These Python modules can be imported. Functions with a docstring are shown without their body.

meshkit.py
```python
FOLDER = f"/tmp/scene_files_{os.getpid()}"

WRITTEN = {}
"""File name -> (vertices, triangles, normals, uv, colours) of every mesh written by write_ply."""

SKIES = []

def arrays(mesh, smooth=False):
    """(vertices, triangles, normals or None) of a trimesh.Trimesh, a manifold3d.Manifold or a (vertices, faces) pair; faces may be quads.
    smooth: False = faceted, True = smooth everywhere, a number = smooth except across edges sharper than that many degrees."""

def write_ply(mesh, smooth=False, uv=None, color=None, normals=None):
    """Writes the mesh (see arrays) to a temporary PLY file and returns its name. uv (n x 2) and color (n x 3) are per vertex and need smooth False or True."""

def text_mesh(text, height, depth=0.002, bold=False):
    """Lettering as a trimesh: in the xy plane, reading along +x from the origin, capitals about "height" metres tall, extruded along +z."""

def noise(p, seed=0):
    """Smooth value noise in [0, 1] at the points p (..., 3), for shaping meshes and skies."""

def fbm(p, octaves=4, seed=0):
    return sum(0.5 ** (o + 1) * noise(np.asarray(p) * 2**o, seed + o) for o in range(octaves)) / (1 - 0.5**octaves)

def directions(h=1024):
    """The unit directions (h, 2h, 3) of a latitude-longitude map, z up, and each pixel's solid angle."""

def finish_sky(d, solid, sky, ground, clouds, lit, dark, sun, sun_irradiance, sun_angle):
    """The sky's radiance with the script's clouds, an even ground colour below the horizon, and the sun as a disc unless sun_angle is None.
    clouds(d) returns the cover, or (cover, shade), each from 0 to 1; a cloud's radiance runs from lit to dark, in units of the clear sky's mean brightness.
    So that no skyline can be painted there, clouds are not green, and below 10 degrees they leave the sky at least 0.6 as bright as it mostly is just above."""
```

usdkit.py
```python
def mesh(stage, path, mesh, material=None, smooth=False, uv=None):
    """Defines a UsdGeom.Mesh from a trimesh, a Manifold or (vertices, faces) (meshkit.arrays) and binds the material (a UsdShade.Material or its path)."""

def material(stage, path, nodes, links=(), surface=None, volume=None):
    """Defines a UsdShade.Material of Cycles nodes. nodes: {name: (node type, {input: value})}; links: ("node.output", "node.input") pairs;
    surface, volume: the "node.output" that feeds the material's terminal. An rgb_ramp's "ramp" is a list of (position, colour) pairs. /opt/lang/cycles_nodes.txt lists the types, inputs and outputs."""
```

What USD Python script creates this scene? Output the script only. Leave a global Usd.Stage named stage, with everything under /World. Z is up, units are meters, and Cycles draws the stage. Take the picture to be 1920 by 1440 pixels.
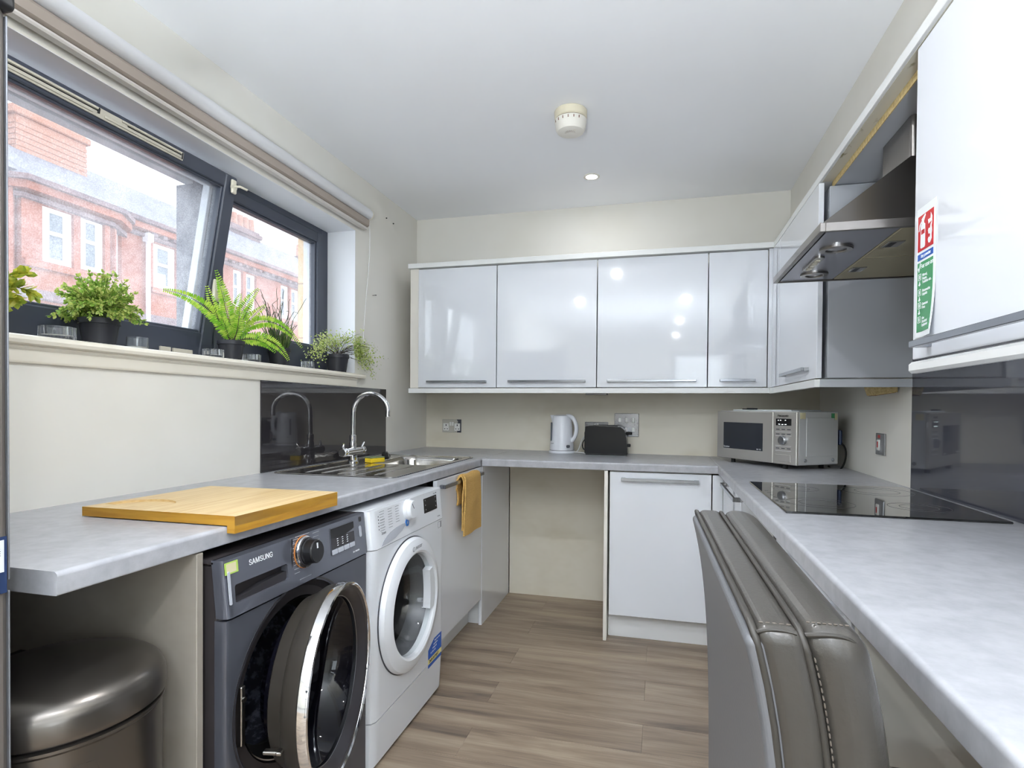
import math, random, re
import numpy as np, trimesh, manifold3d as m3
from shapely.geometry import Polygon, box as sbox, Point
from shapely import affinity
from pxr import Usd, UsdGeom, UsdLux, UsdShade, Sdf, Gf
import usdkit, meshkit

stage = Usd.Stage.CreateInMemory()
UsdGeom.SetStageUpAxis(stage, 'Z'); UsdGeom.SetStageMetersPerUnit(stage, 1.0)
UsdGeom.Xform.Define(stage, '/World'); UsdGeom.Scope.Define(stage, '/World/Looks')
rng = np.random.default_rng(7); random.seed(7)

# ---------------------------------------------------------------- camera, sky, exposure
EXPOSURE = 1.5
SKY = 0.68            # overcast sky
LAMP, LAMP_DIM = 420.0, 80.0        # ceiling spotlights; the one by the back wall is weaker
FILL_UPLIGHT = 300.0      # unseen uplighter added behind the camera for ceiling-bounce fill
def make_camera():
    yaw, pitch, roll, H = 0.253735, -0.013771, 0.007590, 1.18264
    f = np.array([-math.sin(yaw)*math.cos(pitch), math.cos(yaw)*math.cos(pitch), math.sin(pitch)])
    r0 = np.array([math.cos(yaw), math.sin(yaw), 0.0]); u0 = np.cross(r0, f)
    r = r0*math.cos(roll)+u0*math.sin(roll); u = -r0*math.sin(roll)+u0*math.cos(roll)
    cam = UsdGeom.Camera.Define(stage, '/World/camera')
    M = Gf.Matrix4d(*r, 0, *u, 0, *(-f), 0, 0, 0, H, 1)
    cam.AddTransformOp().Set(M)
    cam.CreateHorizontalApertureAttr(36.0); cam.CreateVerticalApertureAttr(27.0)
    cam.CreateFocalLengthAttr(36.0*1070.948/1920)
    cam.CreateVerticalApertureOffsetAttr(60.248/1920*36.0)
    cam.CreateClippingRangeAttr(Gf.Vec2f(0.02, 1000))
    cam.CreateExposureAttr(EXPOSURE)
make_camera()
dome = UsdLux.DomeLight.Define(stage, '/World/sky_dome')
dome.CreateIntensityAttr(SKY); dome.CreateColorAttr(Gf.Vec3f(0.85, 0.93, 1.0))

# ---------------------------------------------------------------- materials
MATS = {}
def srgb(c):
    c = np.asarray(c, float)/255.0
    return tuple(np.where(c <= .04045, c/12.92, ((c+.055)/1.055)**2.4))
def mat(name, col, rough=.5, metal=0., spot=None, bump=None, aniso=None, **kw):
    """col: sRGB 0-255. spot: (second colour, scale xyz, detail, low, high). bump: (scale xyz, strength, distance)."""
    p = {'base_color': srgb(col), 'roughness': rough, 'metallic': metal}; p.update(kw)
    nodes, links = {'p': ('principled_bsdf', p)}, []
    if spot or bump: nodes['g'] = ('geometry', {})
    if spot:
        c2, sc, det, lo, hi = spot
        nodes['m'] = ('mapping', {'mapping_type': 'point', 'scale': sc})
        nodes['n'] = ('noise_texture', {'scale': 1.0, 'detail': det, 'roughness': .6})
        nodes['r'] = ('rgb_ramp', {'ramp': [(0, srgb(col)), (lo, srgb(col)), (hi, srgb(c2)), (1, srgb(c2))]})
        links += [('g.position', 'm.vector'), ('m.vector', 'n.vector'), ('n.fac', 'r.fac'), ('r.color', 'p.base_color')]
    if bump:
        sc, st, di = bump
        nodes['bm'] = ('mapping', {'mapping_type': 'point', 'scale': sc})
        nodes['bn'] = ('noise_texture', {'scale': 1.0, 'detail': 3.0})
        nodes['b'] = ('bump', {'strength': st, 'distance': di})
        links += [('g.position', 'bm.vector'), ('bm.vector', 'bn.vector'), ('bn.fac', 'b.height'), ('b.normal', 'p.normal')]
    MATS[name] = usdkit.material(stage, '/World/Looks/'+name, nodes, links, surface='p.BSDF')
    return MATS[name]

mat('wall_paint', (229, 226, 218), .7, spot=((223, 219, 208), (1.4, 1.4, 1.8), 3, .45, .75), bump=((60, 60, 60), .08, .002))
mat('wall_dirty', (224, 218, 203), .7, spot=((208, 199, 178), (2.2, 2.2, 3.5), 4, .45, .8), bump=((60, 60, 60), .08, .002))
mat('reveal_paint', (232, 234, 238), .6)
mat('ceiling_paint', (243, 244, 246), .8)
mat('sill_paint', (232, 226, 212), .35)
mat('gloss_white', (224, 227, 233), .06, coat_weight=.4)
mat('matt_white', (226, 227, 228), .35)
mat('cornice_white', (232, 233, 232), .25)
mat('edge_white', (230, 226, 218), .4)
mat('panel_shade', (158, 151, 141), .5, spot=((146, 138, 127), (4, 4, 6), 4, .45, .7))  # white panel with the under-counter shade mixed into its colour
mat('side_grey', (178, 181, 187), .25)
mat('raw_board', (214, 193, 140), .8, spot=((170, 142, 90), (90, 90, 90), 3, .4, .8))
mat('glue_marks', (206, 201, 186), .6, spot=((132, 122, 84), (30, 14, 30), 3, .62, .74))
mat('worktop', (180, 181, 186), .30, spot=((162, 163, 168), (26, 26, 26), 6, .35, .7), bump=((160, 160, 160), .05, .001))
mat('steel', (176, 174, 170), .28, 1.0, bump=((8, 8, 900), .04, .0005))
mat('steel_hood', (134, 130, 127), .32, 1.0, bump=((900, 8, 8), .04, .0005))
mat('steel_under', (166, 166, 174), .30, .85)
mat('steel_dark', (122, 120, 118), .33, 1.0)
mat('sink_steel', (200, 197, 192), .16, 1.0)
mat('chrome', (228, 228, 230), .06, 1.0)
mat('handle_metal', (164, 167, 173), .22, 1.0)
mat('splash_glass', (46, 44, 47), .04, coat_weight=.6)
mat('splash_glass_grey', (70, 72, 82), .05, coat_weight=.5)
mat('hob_glass', (16, 16, 18), .03, coat_weight=1.0)
mat('hob_print', (92, 92, 96), .3)
mat('black_plastic', (24, 24, 27), .3)
mat('toaster_black', (13, 13, 19), .2, specular_ior_level=.3)
mat('rubber', (20, 20, 20), .7)
mat('window_frame', (64, 69, 82), .38)
mat('alu_light', (206, 211, 218), .4)
mat('vent_beige', (196, 190, 176), .5)
mat('handle_cream', (214, 208, 190), .4)
mat('blind_white', (214, 214, 216), .55)
mat('blind_taupe', (164, 152, 142), .75)
mat('blind_bar', (206, 200, 194), .6)
mat('cord_white', (232, 232, 232), .5)
mat('nail_dark', (40, 38, 36), .5)
mat('samsung_grey', (98, 101, 112), .24, .55)
mat('samsung_grey_gloss', (108, 111, 122), .12, .5, coat_weight=.5)
mat('samsung_dark', (52, 50, 54), .25)
mat('samsung_side', (44, 40, 42), .5)
mat('door_taupe', (55, 51, 46), .35)
mat('drum_dark', (84, 88, 104), .35, .6, spot=((150, 155, 175), (40, 40, 40), 3, .5, .62))
mat('dark_glass', (10, 10, 18), .04, specular_ior_level=.4)
mat('print_white', (225, 228, 232), .5)
mat('print_grey', (150, 152, 158), .5)
mat('print_dark', (70, 72, 80), .5)
mat('print_black', (18, 18, 20), .5)
mat('sticker_green', (176, 206, 96), .5)
mat('sticker_cream', (214, 206, 168), .5)
mat('appliance_white', (230, 233, 238), .22)
mat('appliance_grey', (186, 190, 200), .35)
mat('drum_steel', (150, 148, 146), .25, 1.0)
mat('label_blue', (28, 92, 190), .45)
mat('label_yellow', (238, 228, 150), .5)
mat('dial_orange', (190, 120, 60), .4)
mat('gasket_grey', (92, 94, 98), .6)
mat('dot_blue', (40, 112, 190), .4)
mat('bamboo', (226, 200, 152), .42, spot=((206, 170, 112), (60, 3, 60), 4, .35, .7))
mat('bamboo_end', (196, 146, 48), .45, spot=((170, 118, 30), (6, 6, 90), 4, .4, .7))
mat('bamboo_cut', (150, 104, 58), .55)
mat('towel', (212, 170, 98), .95, bump=((150, 150, 150), 1.0, .006))
mat('sponge_yellow', (230, 196, 36), .9, bump=((400, 400, 400), .8, .002))
mat('sponge_green', (116, 128, 96), .95)
mat('kettle_white', (230, 232, 238), .25)
mat('kettle_window', (92, 98, 106), .2)
mat('plate_cream', (204, 200, 190), .3, .25)
mat('socket_chrome', (172, 172, 176), .25, .85, spot=((136, 136, 140), (60, 60, 60), 3, .55, .7))
mat('switch_white', (236, 236, 232), .35)
mat('switch_red', (190, 40, 36), .35)
mat('mw_steel', (196, 193, 188), .27, .6, bump=((8, 8, 700), .03, .0005))
mat('mw_body', (196, 197, 198), .4, .3)
mat('mw_window', (46, 50, 58), .10)
mat('bin_steel', (116, 111, 106), .28, .9)
mat('bin_dark', (46, 40, 38), .5)
mat('leather', (64, 61, 57), .30, bump=((220, 220, 220), .14, .002))
mat('leather_back', (104, 105, 109), .42, bump=((260, 260, 260), .1, .002))
mat('piping', (56, 53, 49), .45)
mat('thread', (98, 90, 82), .8)
mat('pot_black', (34, 35, 42), .5)
mat('soil', (50, 40, 32), .95)
mat('sign_white', (232, 236, 238), .35)
mat('sign_red', (196, 38, 44), .4)
mat('sign_green', (60, 146, 92), .4)
mat('sign_blue', (40, 92, 180), .4)
mat('smoke_cream', (222, 214, 190), .45)
mat('smoke_white', (228, 224, 214), .45)
mat('smoke_slots', (150, 124, 110), .6)
mat('fridge_steel', (118, 111, 106), .45, .25, bump=((8, 8, 900), .03, .0005))
mat('fridge_edge', (128, 130, 136), .45, .2)
mat('label_navy', (40, 58, 96), .4)
mat('filter_mesh', (172, 164, 136), .5, .3, bump=((500, 500, 500), .5, .002))
mat('lamp_glass', (150, 150, 154), .15, .3)
mat('socket_hole', (30, 30, 32), .6)
mat('knee_shade', (118, 116, 113), .6)  # shadow below the worktop overhang put into the base colour
mat('sandstone_red', (150, 90, 68), .85, spot=((128, 74, 58), (.9, .9, 1.6), 5, .35, .7))
mat('sandstone_dark', (118, 96, 96), .9, spot=((84, 72, 78), (2, 2, 6), 4, .4, .7))
mat('sandstone_buff', (214, 178, 122), .85, spot=((196, 158, 104), (4, 4, 4), 4, .4, .7))
mat('slate', (112, 112, 120), .8, spot=((88, 88, 98), (3, 3, 6), 4, .4, .7))
mat('brick_chimney', (160, 116, 98), .9)
mat('sash_white', (236, 238, 240), .4)
mat('far_glass', (96, 104, 112), .06)
mat('curtain', (220, 222, 222), .8)
mat('pipe_white', (206, 206, 212), .6)
mat('street_grey', (120, 120, 122), .9)
mat('carpet_grey', (168, 166, 162), .95)

def leaf(name, col, col2, scale=30):
    c1, c2 = srgb(col), srgb(col2)
    MATS[name] = usdkit.material(stage, '/World/Looks/'+name, {
        'g': ('geometry', {}), 'n': ('noise_texture', {'scale': float(scale), 'detail': 2.0}),
        'r': ('rgb_ramp', {'ramp': [(0, c1), (.42, c1), (.6, c2), (1, c2)]}),
        'p': ('principled_bsdf', {'roughness': .45}), 't': ('translucent_bsdf', {}), 'x': ('mix_closure', {'fac': .45})},
        [('g.position', 'n.vector'), ('n.fac', 'r.fac'), ('r.color', 'p.base_color'), ('r.color', 't.color'), ('p.BSDF', 'x.closure1'), ('t.BSDF', 'x.closure2')], surface='x.closure')
leaf('leaf_bush', (134, 172, 70), (206, 214, 126), 60)
leaf('leaf_fern', (128, 186, 44), (190, 216, 84), 40)
leaf('leaf_rush', (84, 112, 62), (120, 140, 76), 60)
leaf('leaf_pale', (220, 226, 172), (186, 202, 108), 50)
mat('rush_stem', (74, 88, 66), .6)
leaf('leaf_yellow', (198, 196, 74), (150, 170, 60), 60)
mat('stem_dark', (58, 48, 40), .7)
mat('stem_green', (96, 118, 60), .6)

def pane(name, dirt, lo, tint=(.97, .98, .98)):
    """thin pane: clear, with a film of pale dirt in patches, and mirror reflection on its outward faces."""
    MATS[name] = usdkit.material(stage, '/World/Looks/'+name, {
        'g': ('geometry', {}), 'n': ('noise_texture', {'scale': 7.0, 'detail': 9.0, 'roughness': .72}),
        'n2': ('noise_texture', {'scale': 260.0, 'detail': 2.0}), 'ml': ('math', {'math_type': 'multiply'}),
        'r': ('rgb_ramp', {'ramp': [(0, (lo,)*3), (.35, (lo,)*3), (.70, (dirt,)*3), (1, (dirt,)*3)]}),
        'r2': ('rgb_ramp', {'ramp': [(0, (.7,)*3), (.45, (.8,)*3), (.62, (1.25,)*3), (1, (1.25,)*3)]}),
        't': ('transparent_bsdf', {'color': tint}), 'd': ('translucent_bsdf', {'color': (.94, .95, .98)}),
        'gl': ('glossy_bsdf', {'roughness': .0, 'color': (1, 1, 1)}), 'f': ('fresnel', {'IOR': 1.5}),
        'iv': ('math', {'math_type': 'subtract', 'value1': 1.0}), 'fm': ('math', {'math_type': 'multiply'}),
        'x': ('mix_closure', {}), 'y': ('mix_closure', {})},
        [('g.position', 'n.vector'), ('g.position', 'n2.vector'), ('n.fac', 'r.fac'), ('n2.fac', 'r2.fac'), ('r.color', 'ml.value1'), ('r2.color', 'ml.value2'), ('ml.value', 'x.fac'), ('t.BSDF', 'x.closure1'), ('d.BSDF', 'x.closure2'),
         ('g.backfacing', 'iv.value2'), ('f.fac', 'fm.value1'), ('iv.value', 'fm.value2'), ('fm.value', 'y.fac'), ('x.closure', 'y.closure1'), ('gl.BSDF', 'y.closure2')], surface='y.closure')
pane('window_glass', .20, .075, (.80, .81, .82))
pane('clean_glass', .02, .01)
MATS['tumbler_glass'] = usdkit.material(stage, '/World/Looks/tumbler_glass', {'p': ('principled_bsdf', {'base_color': (.97, .99, 1), 'roughness': .02, 'transmission_weight': 1.0, 'ior': 1.5}), 't': ('translucent_bsdf', {'color': (.92, .95, 1)}), 'x': ('mix_closure', {'fac': .05})}, [('p.BSDF', 'x.closure1'), ('t.BSDF', 'x.closure2')], surface='x.closure')
MATS['lamp_emit'] = usdkit.material(stage, '/World/Looks/lamp_emit', {'e': ('emission', {'color': (.98, .99, 1), 'strength': LAMP})}, [], surface='e.emission')
MATS['lamp_dim'] = usdkit.material(stage, '/World/Looks/lamp_dim', {'e': ('emission', {'color': (.98, .99, 1), 'strength': LAMP_DIM})}, [], surface='e.emission')
MATS['fill_uplight'] = usdkit.material(stage, '/World/Looks/fill_uplight', {'e': ('emission', {'color': (.84, .92, 1), 'strength': FILL_UPLIGHT})}, [], surface='e.emission')
MATS['led_green'] = usdkit.material(stage, '/World/Looks/led_green', {'e': ('emission', {'color': (.8, 1, 1), 'strength': 1.5})}, [], surface='e.emission')

def plank_mat():
    a, b, c = srgb((176, 159, 138)), srgb((148, 130, 112)), srgb((104, 91, 81))
    MATS['oak_plank'] = usdkit.material(stage, '/World/Looks/oak_plank', {
        'g': ('geometry', {}), 'o': ('object_info', {}), 'k': ('math', {'math_type': 'multiply', 'value2': 37.0}),
        'c': ('combine_xyz', {}), 'v': ('vector_math', {'math_type': 'add'}),
        'm': ('mapping', {'mapping_type': 'point', 'scale': (1.1, 11, 4)}), 'n': ('noise_texture', {'scale': 1.0, 'detail': 5.0, 'roughness': .62, 'distortion': .4}),
        'm2': ('mapping', {'mapping_type': 'point', 'scale': (5, 170, 5)}), 'n2': ('noise_texture', {'scale': 1.0, 'detail': 3.0}),
        'r': ('rgb_ramp', {'ramp': [(0, c), (.3, c), (.47, b), (.66, a), (1, a)]}), 'r2': ('rgb_ramp', {'ramp': [(0, (.72,)*3), (.35, (.86,)*3), (.6, (1, 1, 1)), (1, (1, 1, 1))]}),
        'x': ('mix_color', {'blend_type': 'multiply', 'fac': 1.0}), 'p': ('principled_bsdf', {'roughness': .42}),
        'b': ('bump', {'strength': .15, 'distance': .001})},
        [('o.random', 'k.value1'), ('k.value', 'c.x'), ('k.value', 'c.y'), ('g.position', 'v.vector1'), ('c.vector', 'v.vector2'),
         ('v.vector', 'm.vector'), ('m.vector', 'n.vector'), ('v.vector', 'm2.vector'), ('m2.vector', 'n2.vector'), ('n.fac', 'r.fac'), ('n2.fac', 'r2.fac'),
         ('r.color', 'x.a'), ('r2.color', 'x.b'), ('x.result', 'p.base_color'), ('n2.fac', 'b.height'), ('b.normal', 'p.normal')], surface='p.BSDF')
plank_mat()

# ---------------------------------------------------------------- mesh helpers
def tm(m):
    k = m.to_mesh(); return trimesh.Trimesh(k.vert_properties[:, :3], k.tri_verts, process=False)
def mf(t):
    t = t.copy(); t.merge_vertices()
    return m3.Manifold(m3.Mesh(np.asarray(t.vertices, np.float32), np.asarray(t.faces, np.uint32)))
def cat(*ms):
    ms = [m for m in (ms[0] if len(ms) == 1 and isinstance(ms[0], (list, tuple)) else ms)]
    return trimesh.util.concatenate(ms)
def sub(a, *bs):
    a = mf(a)
    for b in bs: a = a - mf(b)
    return tm(a)
def bx(x0, x1, y0, y1, z0, z1, b=.0012):
    (x0, x1), (y0, y1), (z0, z1) = sorted((x0, x1)), sorted((y0, y1)), sorted((z0, z1))
    b = min(b, (x1-x0)*.4, (y1-y0)*.4, (z1-z0)*.4)
    if b <= 0:
        t = trimesh.creation.box((x1-x0, y1-y0, z1-z0)); t.apply_translation(((x0+x1)/2, (y0+y1)/2, (z0+z1)/2)); return t
    pts = []
    for X, sx in ((x0, 1), (x1, -1)):
        for Y, sy in ((y0, 1), (y1, -1)):
            for Z, sz in ((z0, 1), (z1, -1)):
                pts += [(X, Y+sy*b, Z+sz*b), (X+sx*b, Y, Z+sz*b), (X+sx*b, Y+sy*b, Z)]
    return tm(m3.Manifold.hull_points(np.array(pts)))
def rbx(x0, x1, y0, y1, z0, z1, r=.01, n=12):
    """rounded box: hull of spheres."""
    s = m3.Manifold.sphere(r, n)
    return tm(m3.Manifold.batch_hull([s.translate((x, y, z)) for x in (x0+r, x1-r) for y in (y0+r, y1-r) for z in (z0+r, z1-r)]))
def frame_of(d):
    d = np.asarray(d, float); d = d/np.linalg.norm(d)
    a = np.cross(d, (0, 0, 1.)) if abs(d[2]) < .9 else np.cross(d, (1., 0, 0))
    a /= np.linalg.norm(a); return a, np.cross(d, a), d
def place(m, right, up, origin):
    """local x,y,z -> origin + x right + y up + z (right x up)"""
    m = m.copy(); R = np.eye(4); right = np.asarray(right, float); up = np.asarray(up, float)
    R[:3, 0] = right; R[:3, 1] = up; R[:3, 2] = np.cross(right, up); R[:3, 3] = origin
    m.apply_transform(R); return m
def along(m, p0, d):
    """a mesh built along +z moved so that its z axis runs along d from p0."""
    a, b, d = frame_of(d); m = m.copy(); R = np.eye(4)
    R[:3, 0] = a; R[:3, 1] = b; R[:3, 2] = d; R[:3, 3] = p0
    if np.linalg.det(R[:3, :3]) < 0: R[:3, 0] = -a
    m.apply_transform(R); return m
def lathe(prof, n=48):
    """closed profile of (r, z) revolved about z."""
    return trimesh.creation.revolve(np.array(prof, float), sections=n)
def cyl(p0, p1, r, n=24, r2=None, b=0):
    p0, p1 = np.array(p0, float), np.array(p1, float); L = np.linalg.norm(p1-p0); r2 = r if r2 is None else r2
    prof = [(0, 0), (r-b, 0), (r, b), (r2, L-b), (r2-b, L), (0, L)] if b else [(0, 0), (r, 0), (r2, L), (0, L)]
    return along(lathe(prof, n), p0, p1-p0)
def sweep(path, r, n=8, cap=True):
    P = np.asarray(path, float); N = len(P); r = np.broadcast_to(r, (N,))
    T = np.gradient(P, axis=0); T /= np.linalg.norm(T, axis=1, keepdims=True)+1e-12
    a, _, _ = frame_of(T[0]); V = []; th = np.arange(n)*2*math.pi/n
    for i in range(N):
        a = a - T[i]*(a@T[i]); a /= np.linalg.norm(a); b = np.cross(T[i], a)
        V.append(P[i]+r[i]*(np.cos(th)[:, None]*a+np.sin(th)[:, None]*b))
    V = np.vstack(V); F = []
    for i in range(N-1):
        for j in range(n):
            k = (j+1) % n; F += [(i*n+j, i*n+k, (i+1)*n+k), (i*n+j, (i+1)*n+k, (i+1)*n+j)]
    if cap:
        c0, c1 = len(V), len(V)+1; V = np.vstack([V, P[0], P[-1]])
        for j in range(n):
            k = (j+1) % n; F += [(c0, k, j), (c1, (N-1)*n+j, (N-1)*n+k)]
    return trimesh.Trimesh(V, np.array(F), process=False)
def spline(pts, n=24):
    from scipy.interpolate import CubicSpline
    P = np.asarray(pts, float); t = np.r_[0, np.cumsum(np.linalg.norm(np.diff(P, axis=0), axis=1))]
    return CubicSpline(t, P)(np.linspace(0, t[-1], n))
def ext(poly, h):
    polys = getattr(poly, 'geoms', [poly])
    return cat([trimesh.creation.extrude_polygon(p, h, engine='earcut') for p in polys])
def rrect(x0, x1, y0, y1, r, res=6):
    return sbox(x0+r, y0+r, x1-r, y1-r).buffer(r, quad_segs=res)
def extY(prof, y0, y1):
    """profile of (x, z) points extruded along y."""
    m = ext(Polygon(prof) if not hasattr(prof, 'geom_type') else prof, y1-y0)
    v = m.vertices.copy(); m.vertices = np.c_[v[:, 0], y1-v[:, 2], v[:, 1]]; return m
def extX(prof, x0, x1):
    """profile of (y, z) points extruded along x."""
    m = ext(Polygon(prof) if not hasattr(prof, 'geom_type') else prof, x1-x0)
    v = m.vertices.copy(); m.vertices = np.c_[x0+v[:, 2], v[:, 0], v[:, 1]]; return m
def ring(r0, r1, h0, h1, n=48, b=.002):
    return lathe([(r0, h0), (r1, h0), (r1, h1-b), (r1-b, h1), (r0+b, h1), (r0, h1-b), (r0, h0)], n)
LEFT = ((0, 1, 0), (0, 0, 1))      # faces seen on the left run, facing +x
BACK = ((1, 0, 0), (0, 0, 1))      # faces on the back run, facing -y
RIGHT = ((0, -1, 0), (0, 0, 1))    # faces on the right run, facing -x
def text(s, h, face, origin, bold=False, depth=.0004):
    return place(meshkit.text_mesh(s, h, depth, bold), *face, origin)
def plate(poly, face, origin, h=.0006):
    return place(ext(poly, h), *face, origin)

# ---------------------------------------------------------------- scene helpers
USED = {}
def numbered(parent, name):
    k = (str(parent), name); n = USED.get(k, -1)+1; USED[k] = n
    return name if n == 0 else '%s_%03d' % (name, n)
def keys(prim, **kw):
    for k, v in kw.items():
        if v: prim.SetCustomDataByKey(k, v)
def put(parent, name, mesh, m, smooth=30, label=None, kind=None):
    path = parent+'/'+numbered(parent, name)
    usdkit.mesh(stage, path, mesh, MATS[m], smooth=smooth)
    keys(stage.GetPrimAtPath(path), label=label, kind=kind)
    return path
class Thing:
    def __init__(self, name, label=None, cat=None, loc=(0, 0, 0), rz=0., group=None, kind=None):
        self.path = '/World/'+numbered('/World', name); self.loc = np.array(loc, float); self.rz = rz
        x = UsdGeom.Xform.Define(stage, self.path); x.AddTranslateOp().Set(Gf.Vec3d(*map(float, loc)))
        if rz: x.AddRotateZOp().Set(math.degrees(rz))
        keys(x.GetPrim(), label=label, category=cat, group=group, kind=kind)
        c, s = math.cos(-rz), math.sin(-rz); self.R = np.array([[c, -s, 0], [s, c, 0], [0, 0, 1]])
    def part(self, name, mesh, m, parent=None, smooth=30, label=None, local=False, kind=None):
        mesh = mesh.copy()
        if not local: mesh.vertices = (np.asarray(mesh.vertices)-self.loc)@self.R.T
        return put(parent or self.path, name, mesh, m, smooth, label, kind)
    def copy(self, loc, rz=0., label=None, cat=None, group=None):
        was = stage.GetPrimAtPath(self.path).GetCustomData()
        name = re.sub(r'_\d{3}$', '', self.path.split('/')[-1])
        path = '/World/'+numbered('/World', name); x = UsdGeom.Xform.Define(stage, path)
        x.AddTranslateOp().Set(Gf.Vec3d(*map(float, loc)))
        if rz: x.AddRotateZOp().Set(math.degrees(rz))
        p = x.GetPrim(); p.GetReferences().AddInternalReference(self.path); p.SetInstanceable(True)
        keys(p, label=label or was.get('label'), category=cat or was.get('category'), group=group or was.get('group'))
def single(name, mesh, m, label, cat, group=None, smooth=30, kind=None):
    p = put('/World', name, mesh, m, smooth); keys(stage.GetPrimAtPath(p), label=label, category=cat, group=group, kind=kind); return p
def struct(name, mesh, m, smooth=30, label=None):
    p = put('/World', name, mesh, m, smooth); keys(stage.GetPrimAtPath(p), kind='structure', label=label); return p
# ================================================================ THE SETTING
XL, XR, YB, ZC = -1.576, .863, 3.526, 2.424
WT, WB = .91, .87
def yw(x):                       # the wall above the back worktop runs slightly askew
    return 3.70+(min(max(x, -1.576), .32)+1.576)*(3.526-3.70)/1.896

def wallbox(*a): return bx(*a, b=0)
WY0, WY1, WZ0, WZ1 = .72, 2.735, 1.36, 2.12        # window opening
struct('ceiling', cat(wallbox(-1.9, 1.1, -.35, 3.9, ZC, ZC+.1), wallbox(-2.2, 3.2, -4.4, -.35, ZC, ZC+.1)), 'ceiling_paint')
struct('wall_left', cat(wallbox(-1.90, XL, -4.4, WY0, -.1, ZC), wallbox(-1.90, XL, WY1, 3.9, -.1, ZC),
                        wallbox(-1.90, XL, WY0, WY1, -.1, WZ0-.025), wallbox(-1.90, XL, WY0, WY1, WZ1, ZC)), 'wall_paint')
lowback = place(ext(Polygon([(-1.7, 4.0), (-1.7, yw(-1.7)), (-1.576, 3.70), (.32, 3.526), (1.1, 3.526), (1.1, 4.0)]), 1.33), (1, 0, 0), (0, 1, 0), (0, 0, -.02))
wb = struct('wall_back', cat(wallbox(-1.9, 1.1, YB, 4.0, 1.31, ZC)), 'wall_paint')
put(wb, 'lower_wall', lowback, 'wall_dirty')
struct('wall_niche', wallbox(-.925, -.274, 3.53, 3.60, -.02, .866), 'wall_dirty')
struct('wall_right', wallbox(XR, 1.1, -.35, 3.9, -.1, ZC), 'wall_paint')
struct('wall_right_upper', wallbox(.70, XR, -.30, YB, 2.05, ZC), 'wall_paint')
struct('wall_rear', cat(wallbox(-2.2, 3.2, -4.4, -4.2, -.1, .9), wallbox(-2.2, 3.2, -4.4, -4.2, 2.2, ZC), wallbox(-2.2, .2, -4.4, -4.2, .9, 2.2), wallbox(2.0, 3.2, -4.4, -4.2, .9, 2.2)), 'wall_paint')
struct('wall_side', cat(wallbox(3.0, 3.2, -4.4, -.35, -.1, .12), wallbox(3.0, 3.2, -4.4, -.35, 2.3, ZC), wallbox(3.0, 3.2, -4.4, -3.9, .12, 2.3), wallbox(3.0, 3.2, -.75, -.35, .12, 2.3), wallbox(XR, 3.2, -.45, -.35, -.1, ZC)), 'wall_paint')
w3 = Thing('window_3', kind='structure', loc=(3.1, -2.3, .12))  # side glazing added out of view to let in fill daylight
w3.part('window_frame', cat(bx(3.07, 3.13, -3.9, -.75, .12, .18), bx(3.07, 3.13, -3.9, -.75, 2.24, 2.3), bx(3.07, 3.13, -3.9, -3.84, .18, 2.24), bx(3.07, 3.13, -.81, -.75, .18, 2.24), bx(3.07, 3.13, -2.36, -2.30, .18, 2.24)), 'window_frame')
w3.part('pane', bx(3.098, 3.104, -3.84, -.81, .18, 2.24, b=0), 'clean_glass')
w2 = Thing('window_2', kind='structure', loc=(.45, -4.3, .7))  # unseen rear window, put in for extra fill
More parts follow.
